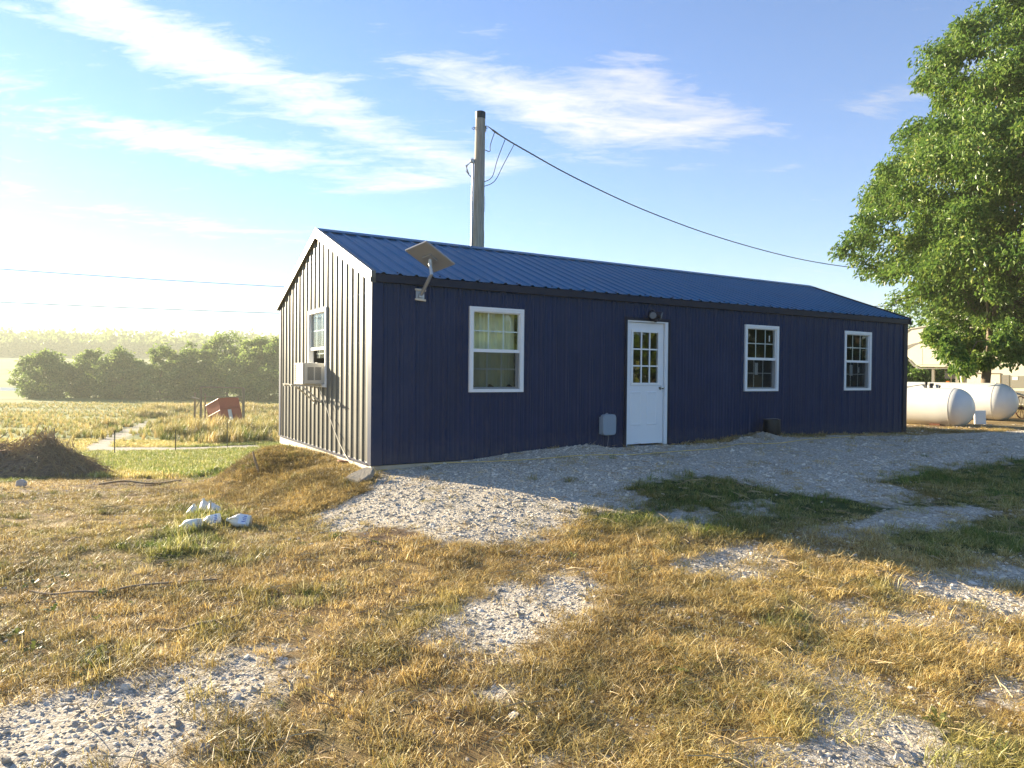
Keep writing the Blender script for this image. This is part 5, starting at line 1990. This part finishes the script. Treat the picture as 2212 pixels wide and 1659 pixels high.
# left half: short stubble standing up; right half: matted and trodden
stub = (rng.random(len(xy)) < np.where(xy[:, 0] + .25 * (xy[:, 1] - 6) < -.6, .85, .40))
tallm = (rng.random(len(xy)) < .03 + .16 * (tuftn > .64) + .35 * gr)
sel = tallm
scatter('tufted_grass', xy[sel], scl[sel], C_TALL, tint[sel], lum[sel], 'scattered taller tufts of grass in the yard', 'grass')
sel = stub & ~tallm
scatter('stubble_grass', xy[sel], scl[sel], C_SHORT, tint[sel] * .8, lum[sel], 'short golden stubble grass of the yard', 'grass')
sel = ~stub & ~tallm
scatter('matted_grass', xy[sel], scl[sel] * .95, C_MAT, tint[sel] * .8, lum[sel], 'matted straw coloured dead grass of the foreground', 'grass', zoff=.004)

# lawn and field edge
xy = sample(-26, 4, 14.5, 36, 90, 16, 1.3)
gv, gr, so = masks(xy[:, 0], xy[:, 1])
d_, n_ = dn(xy[:, 0], xy[:, 1])
k_ = (gv < .5) & (rng.random(len(xy)) < np.where(so > .5, .06, 1)) & (d_ < 1.5 + .5 * np.maximum(0, -5 - n_))
xy, gr = xy[k_], gr[k_]
tint = np.clip(np.where(gr > .5, .85, .5) + rng.normal(0, .15, len(xy)), 0, 1)
scatter('lawn_grass', xy, rng.uniform(.7, 1.3, len(xy)), C_LAWN, tint, np.clip(rng.normal(1.5, .2, len(xy)), .8, 2), 'sunlit green lawn between the mound and the fence posts', 'grass')

# tall weeds round the timber frame and along the track
W1 = gpoly([(150, 945), (240, 915), (330, 880), (450, 868), (620, 858), (640, 932), (560, 938), (430, 935), (360, 915), (240, 950)])
W2 = gpoly([(330, 950), (400, 925), (520, 930), (640, 925), (640, 955), (500, 958), (400, 960)])
xy = np.column_stack([rng.uniform(-60, 6, 60000), rng.uniform(24, 110, 60000)])
keep = (inside(W1, xy[:, 0], xy[:, 1]) & (rng.random(len(xy)) < .8)) | (inside(W2, xy[:, 0], xy[:, 1]) & (rng.random(len(xy)) < .5))
gv, gr, so = masks(xy[:, 0], xy[:, 1])
xy = xy[keep & (gv < .5)]
wn = fbm(xy[:, 0] * .22, xy[:, 1] * .16, 4)
xy = xy[rng.random(len(xy)) < np.clip((wn - .30) * 3, .08, 1)]
wn = fbm(xy[:, 0] * .22, xy[:, 1] * .16, 4)
scatter('weed_growth', xy, np.clip(1.9 * (wn - .22), .2, 1.1) * rng.uniform(.6, 1.3, len(xy)), C_WEED, np.clip(.75 - 1.2 * (wn - .4) + rng.normal(0, .25, len(xy)), 0, 1), np.clip(rng.normal(1.0, .2, len(xy)), .6, 1.5), 'tall dry weeds growing round the timber frame and dirt track', 'weeds', tilt=.1)

# rough pasture beyond the fence
xy = np.column_stack([rng.uniform(-95, -4, 70000), rng.uniform(34, 150, 70000)])
d_, n_ = dn(xy[:, 0], xy[:, 1])
k_ = in_view(xy, 3) & (rng.random(len(xy)) < np.minimum(1, (45 / xy[:, 1]) ** 1.2) * np.clip(.15 + 2.2 * (fbm(xy[:, 0] * .05, xy[:, 1] * .11, 4) - .38), .05, 1)) & (d_ < 1.5 + .5 * np.maximum(0, -5 - n_))
gv, gr, so = masks(xy[:, 0], xy[:, 1])
xy = xy[k_ & (gv < .3)]
scatter('pasture_grass', xy, rng.uniform(.18, .42, len(xy)), C_WEED, np.clip(rng.normal(.55, .25, len(xy)), 0, 1), np.clip(rng.normal(1.2, .25, len(xy)), .6, 1.8), 'rough pasture grass of the field behind the fence posts', 'grass', tilt=.1)
# grass grown up round the dumped jugs
jc = np.array([[*G(a_, b_)[:2]] for a_, b_ in ((420, 1125), (450, 1122), (470, 1128), (440, 1140), (400, 1150), (490, 1120), (380, 1180), (410, 1190))])
xy = np.repeat(jc, 14, 0) + rng.normal(0, .11, (len(jc) * 14, 2))
scatter('rank_grass', xy, rng.uniform(1.1, 2.0, len(xy)), C_TALL, rng.uniform(.45, 1, len(xy)), rng.uniform(1.0, 1.6, len(xy)), 'rank green grass growing among the dumped jugs', 'grass')

# dry grass and stalks over the mound against the gable
dd, nnn = rng.uniform(-2.3, -.06, 9000), rng.uniform(-4.2, 1.2, 9000)
k_ = rng.random(9000) < np.exp(-((dd + .7) / 1.1) ** 2)
dd, nnn = dd[k_], nnn[k_]
xy = np.column_stack([CX + dd * DX + nnn * NX, CY + dd * DY + nnn * NY])
gv, gr, so = masks(xy[:, 0], xy[:, 1])
k_ = gv < .5
xy = xy[k_]
scatter('mound_grass', xy, rng.uniform(.6, 1.15, len(xy)), C_MAT, np.clip(rng.normal(.05, .08, len(xy)), 0, 1), np.clip(.75 + 1.6 * (fbm(xy[:, 0] * 2.5, xy[:, 1] * 2.5, 3) - .5) + rng.normal(0, .2, len(xy)), .3, 1.3), 'brown dead grass covering the mound below the gable', 'grass')

# stones: crushed limestone, denser and larger in the bare patches
xy = sample(-9, 17, 1.4, 19, 1250, 6.0, 1.2)
gv, gr, so = masks(xy[:, 0], xy[:, 1])
d_, n_ = dn(xy[:, 0], xy[:, 1])
bare = fbm(xy[:, 0] * .9 + 5, xy[:, 1] * .9, 4)
pk = np.maximum(gv * (1 - .95 * gr), np.where(gr > .5, .03, np.where(xy[:, 0] > 0, .10 + .25 * (bare < .45), .03)))
# the fine rolled strip in front of the door has few loose stones
pk = pk * np.where((n_ > .6) & (n_ < 2.6) & (d_ > 3.3) & (d_ < 9), .45, 1)
k_ = rng.random(len(xy)) < pk
xy, gv = xy[k_], gv[k_]
r = np.hypot(xy[:, 0], xy[:, 1])
sc = np.exp(rng.normal(-4.95, .50, len(xy)))
sc = np.clip(sc * (1 + .4 * sstep(3, 12, r)), .0035, .030)
scatter('gravel_stones', xy, sc, C_STONE, np.zeros(len(xy)), np.ones(len(xy)), 'loose crushed limestone gravel over the drive and bare patches', 'gravel', tilt=.4, zoff=-.02 * sc)

# broad leaved weeds here and there
bl = []
for i in range(3):
    n_ = 9 + i
    az_ = np.linspace(0, 6.283, n_, endpoint=False) + rng.normal(0, .25, n_)
    L_ = rng.uniform(.035, .075, n_)
    up_ = rng.uniform(.25, .9, n_)
    dh = np.stack([np.cos(az_), np.sin(az_), np.zeros(n_)], 1)
    sd_ = np.stack([-np.sin(az_), np.cos(az_), np.zeros(n_)], 1)
    Lc, Uc = L_[:, None], up_[:, None] * np.array([0, 0, 1.0])
    v = np.empty((n_, 6, 3))
    v[:, 0] = dh * Lc * .05
    v[:, 1] = dh * Lc * .05 + sd_ * .001
    v[:, 2] = dh * Lc * .55 - sd_ * Lc * .17 + Uc * Lc * .5
    v[:, 3] = dh * Lc * .55 + sd_ * Lc * .17 + Uc * Lc * .5
    v[:, 4] = dh * Lc - sd_ * .001 + Uc * Lc * .45
    v[:, 5] = dh * Lc + sd_ * .001 + Uc * Lc * .45
    b_ = np.arange(n_)[:, None] * 6
    bl.append(source('broad', i, v.reshape(-1, 3), np.concatenate([b_ + np.array([0, 1, 3, 2]), b_ + np.array([2, 3, 5, 4])]), np.repeat(rng.uniform(.2, .8, n_), 6), GRASSM))
C_BROAD = make_coll('broad_weeds', bl)
xy = sample(-10, 12, 1.5, 12, 14, 5, 1.0)
wn = fbm(xy[:, 0] * 1.1 + 70, xy[:, 1] * 1.1, 3)
gv, gr, so = masks(xy[:, 0], xy[:, 1])
xy = xy[(rng.random(len(xy)) < np.clip((wn - .52) * 4, .02, .8)) & (gv < .3)]
scatter('broadleaf_weeds', xy, rng.uniform(.5, 1.1, len(xy)), C_BROAD, rng.uniform(.7, 1, len(xy)), rng.uniform(.7, 1.1, len(xy)), 'small green broadleaf weeds dotted through the dry grass', 'weeds', zoff=.01)

# twigs and straw litter
tw = []
for i in range(3):
    m = MB()
    for q in range(3):
        a_ = random.uniform(0, 6.28)
        p_ = Vector((random.uniform(-.05, .05), random.uniform(-.05, .05), .008))
        dv_ = Vector((math.cos(a_), math.sin(a_), random.uniform(0, .15))) * random.uniform(.05, .14)
        m.tube([p_, p_ + dv_ * .5 + Vector((0, 0, .006)), p_ + dv_], [.0026, .0022, .0012], 4, cap=False)
    o = m.build('twig_source', MATS['dry_stalk'] if i else MATS['stick'], fix=False)
    COL.objects.unlink(o)
    tw.append(o)
C_TWIG = make_coll('twigs', tw)
xy = sample(-10, 12, 1.5, 12, 16, 5, 1.2)
scatter('ground_litter', xy, rng.uniform(.5, 1.4, len(xy)), C_TWIG, np.zeros(len(xy)), np.ones(len(xy)), 'loose twigs and straw litter lying over the yard', 'litter', zoff=.012)

# ------------------------------------------------------------------ evening haze
hm = bpy.data.materials.new('haze')
hm.use_nodes = True
hn = N(hm.node_tree)
ho = hn.add('ShaderNodeOutputMaterial')
pv = hn.add('ShaderNodeVolumePrincipled')
pv.inputs['Color'].default_value = (0.74, 0.76, 0.62, 1)
pv.inputs['Density'].default_value = 0.0009
pv.inputs['Anisotropy'].default_value = 0.1
hn.link(pv.outputs[0], ho.inputs['Volume'])
hb = MB().box((-1330, -260, -8), (1330, 1480, 62)).build('haze', hm)
tag(hb, 'thin sunlit evening haze over the fields', 'haze', kind='stuff')
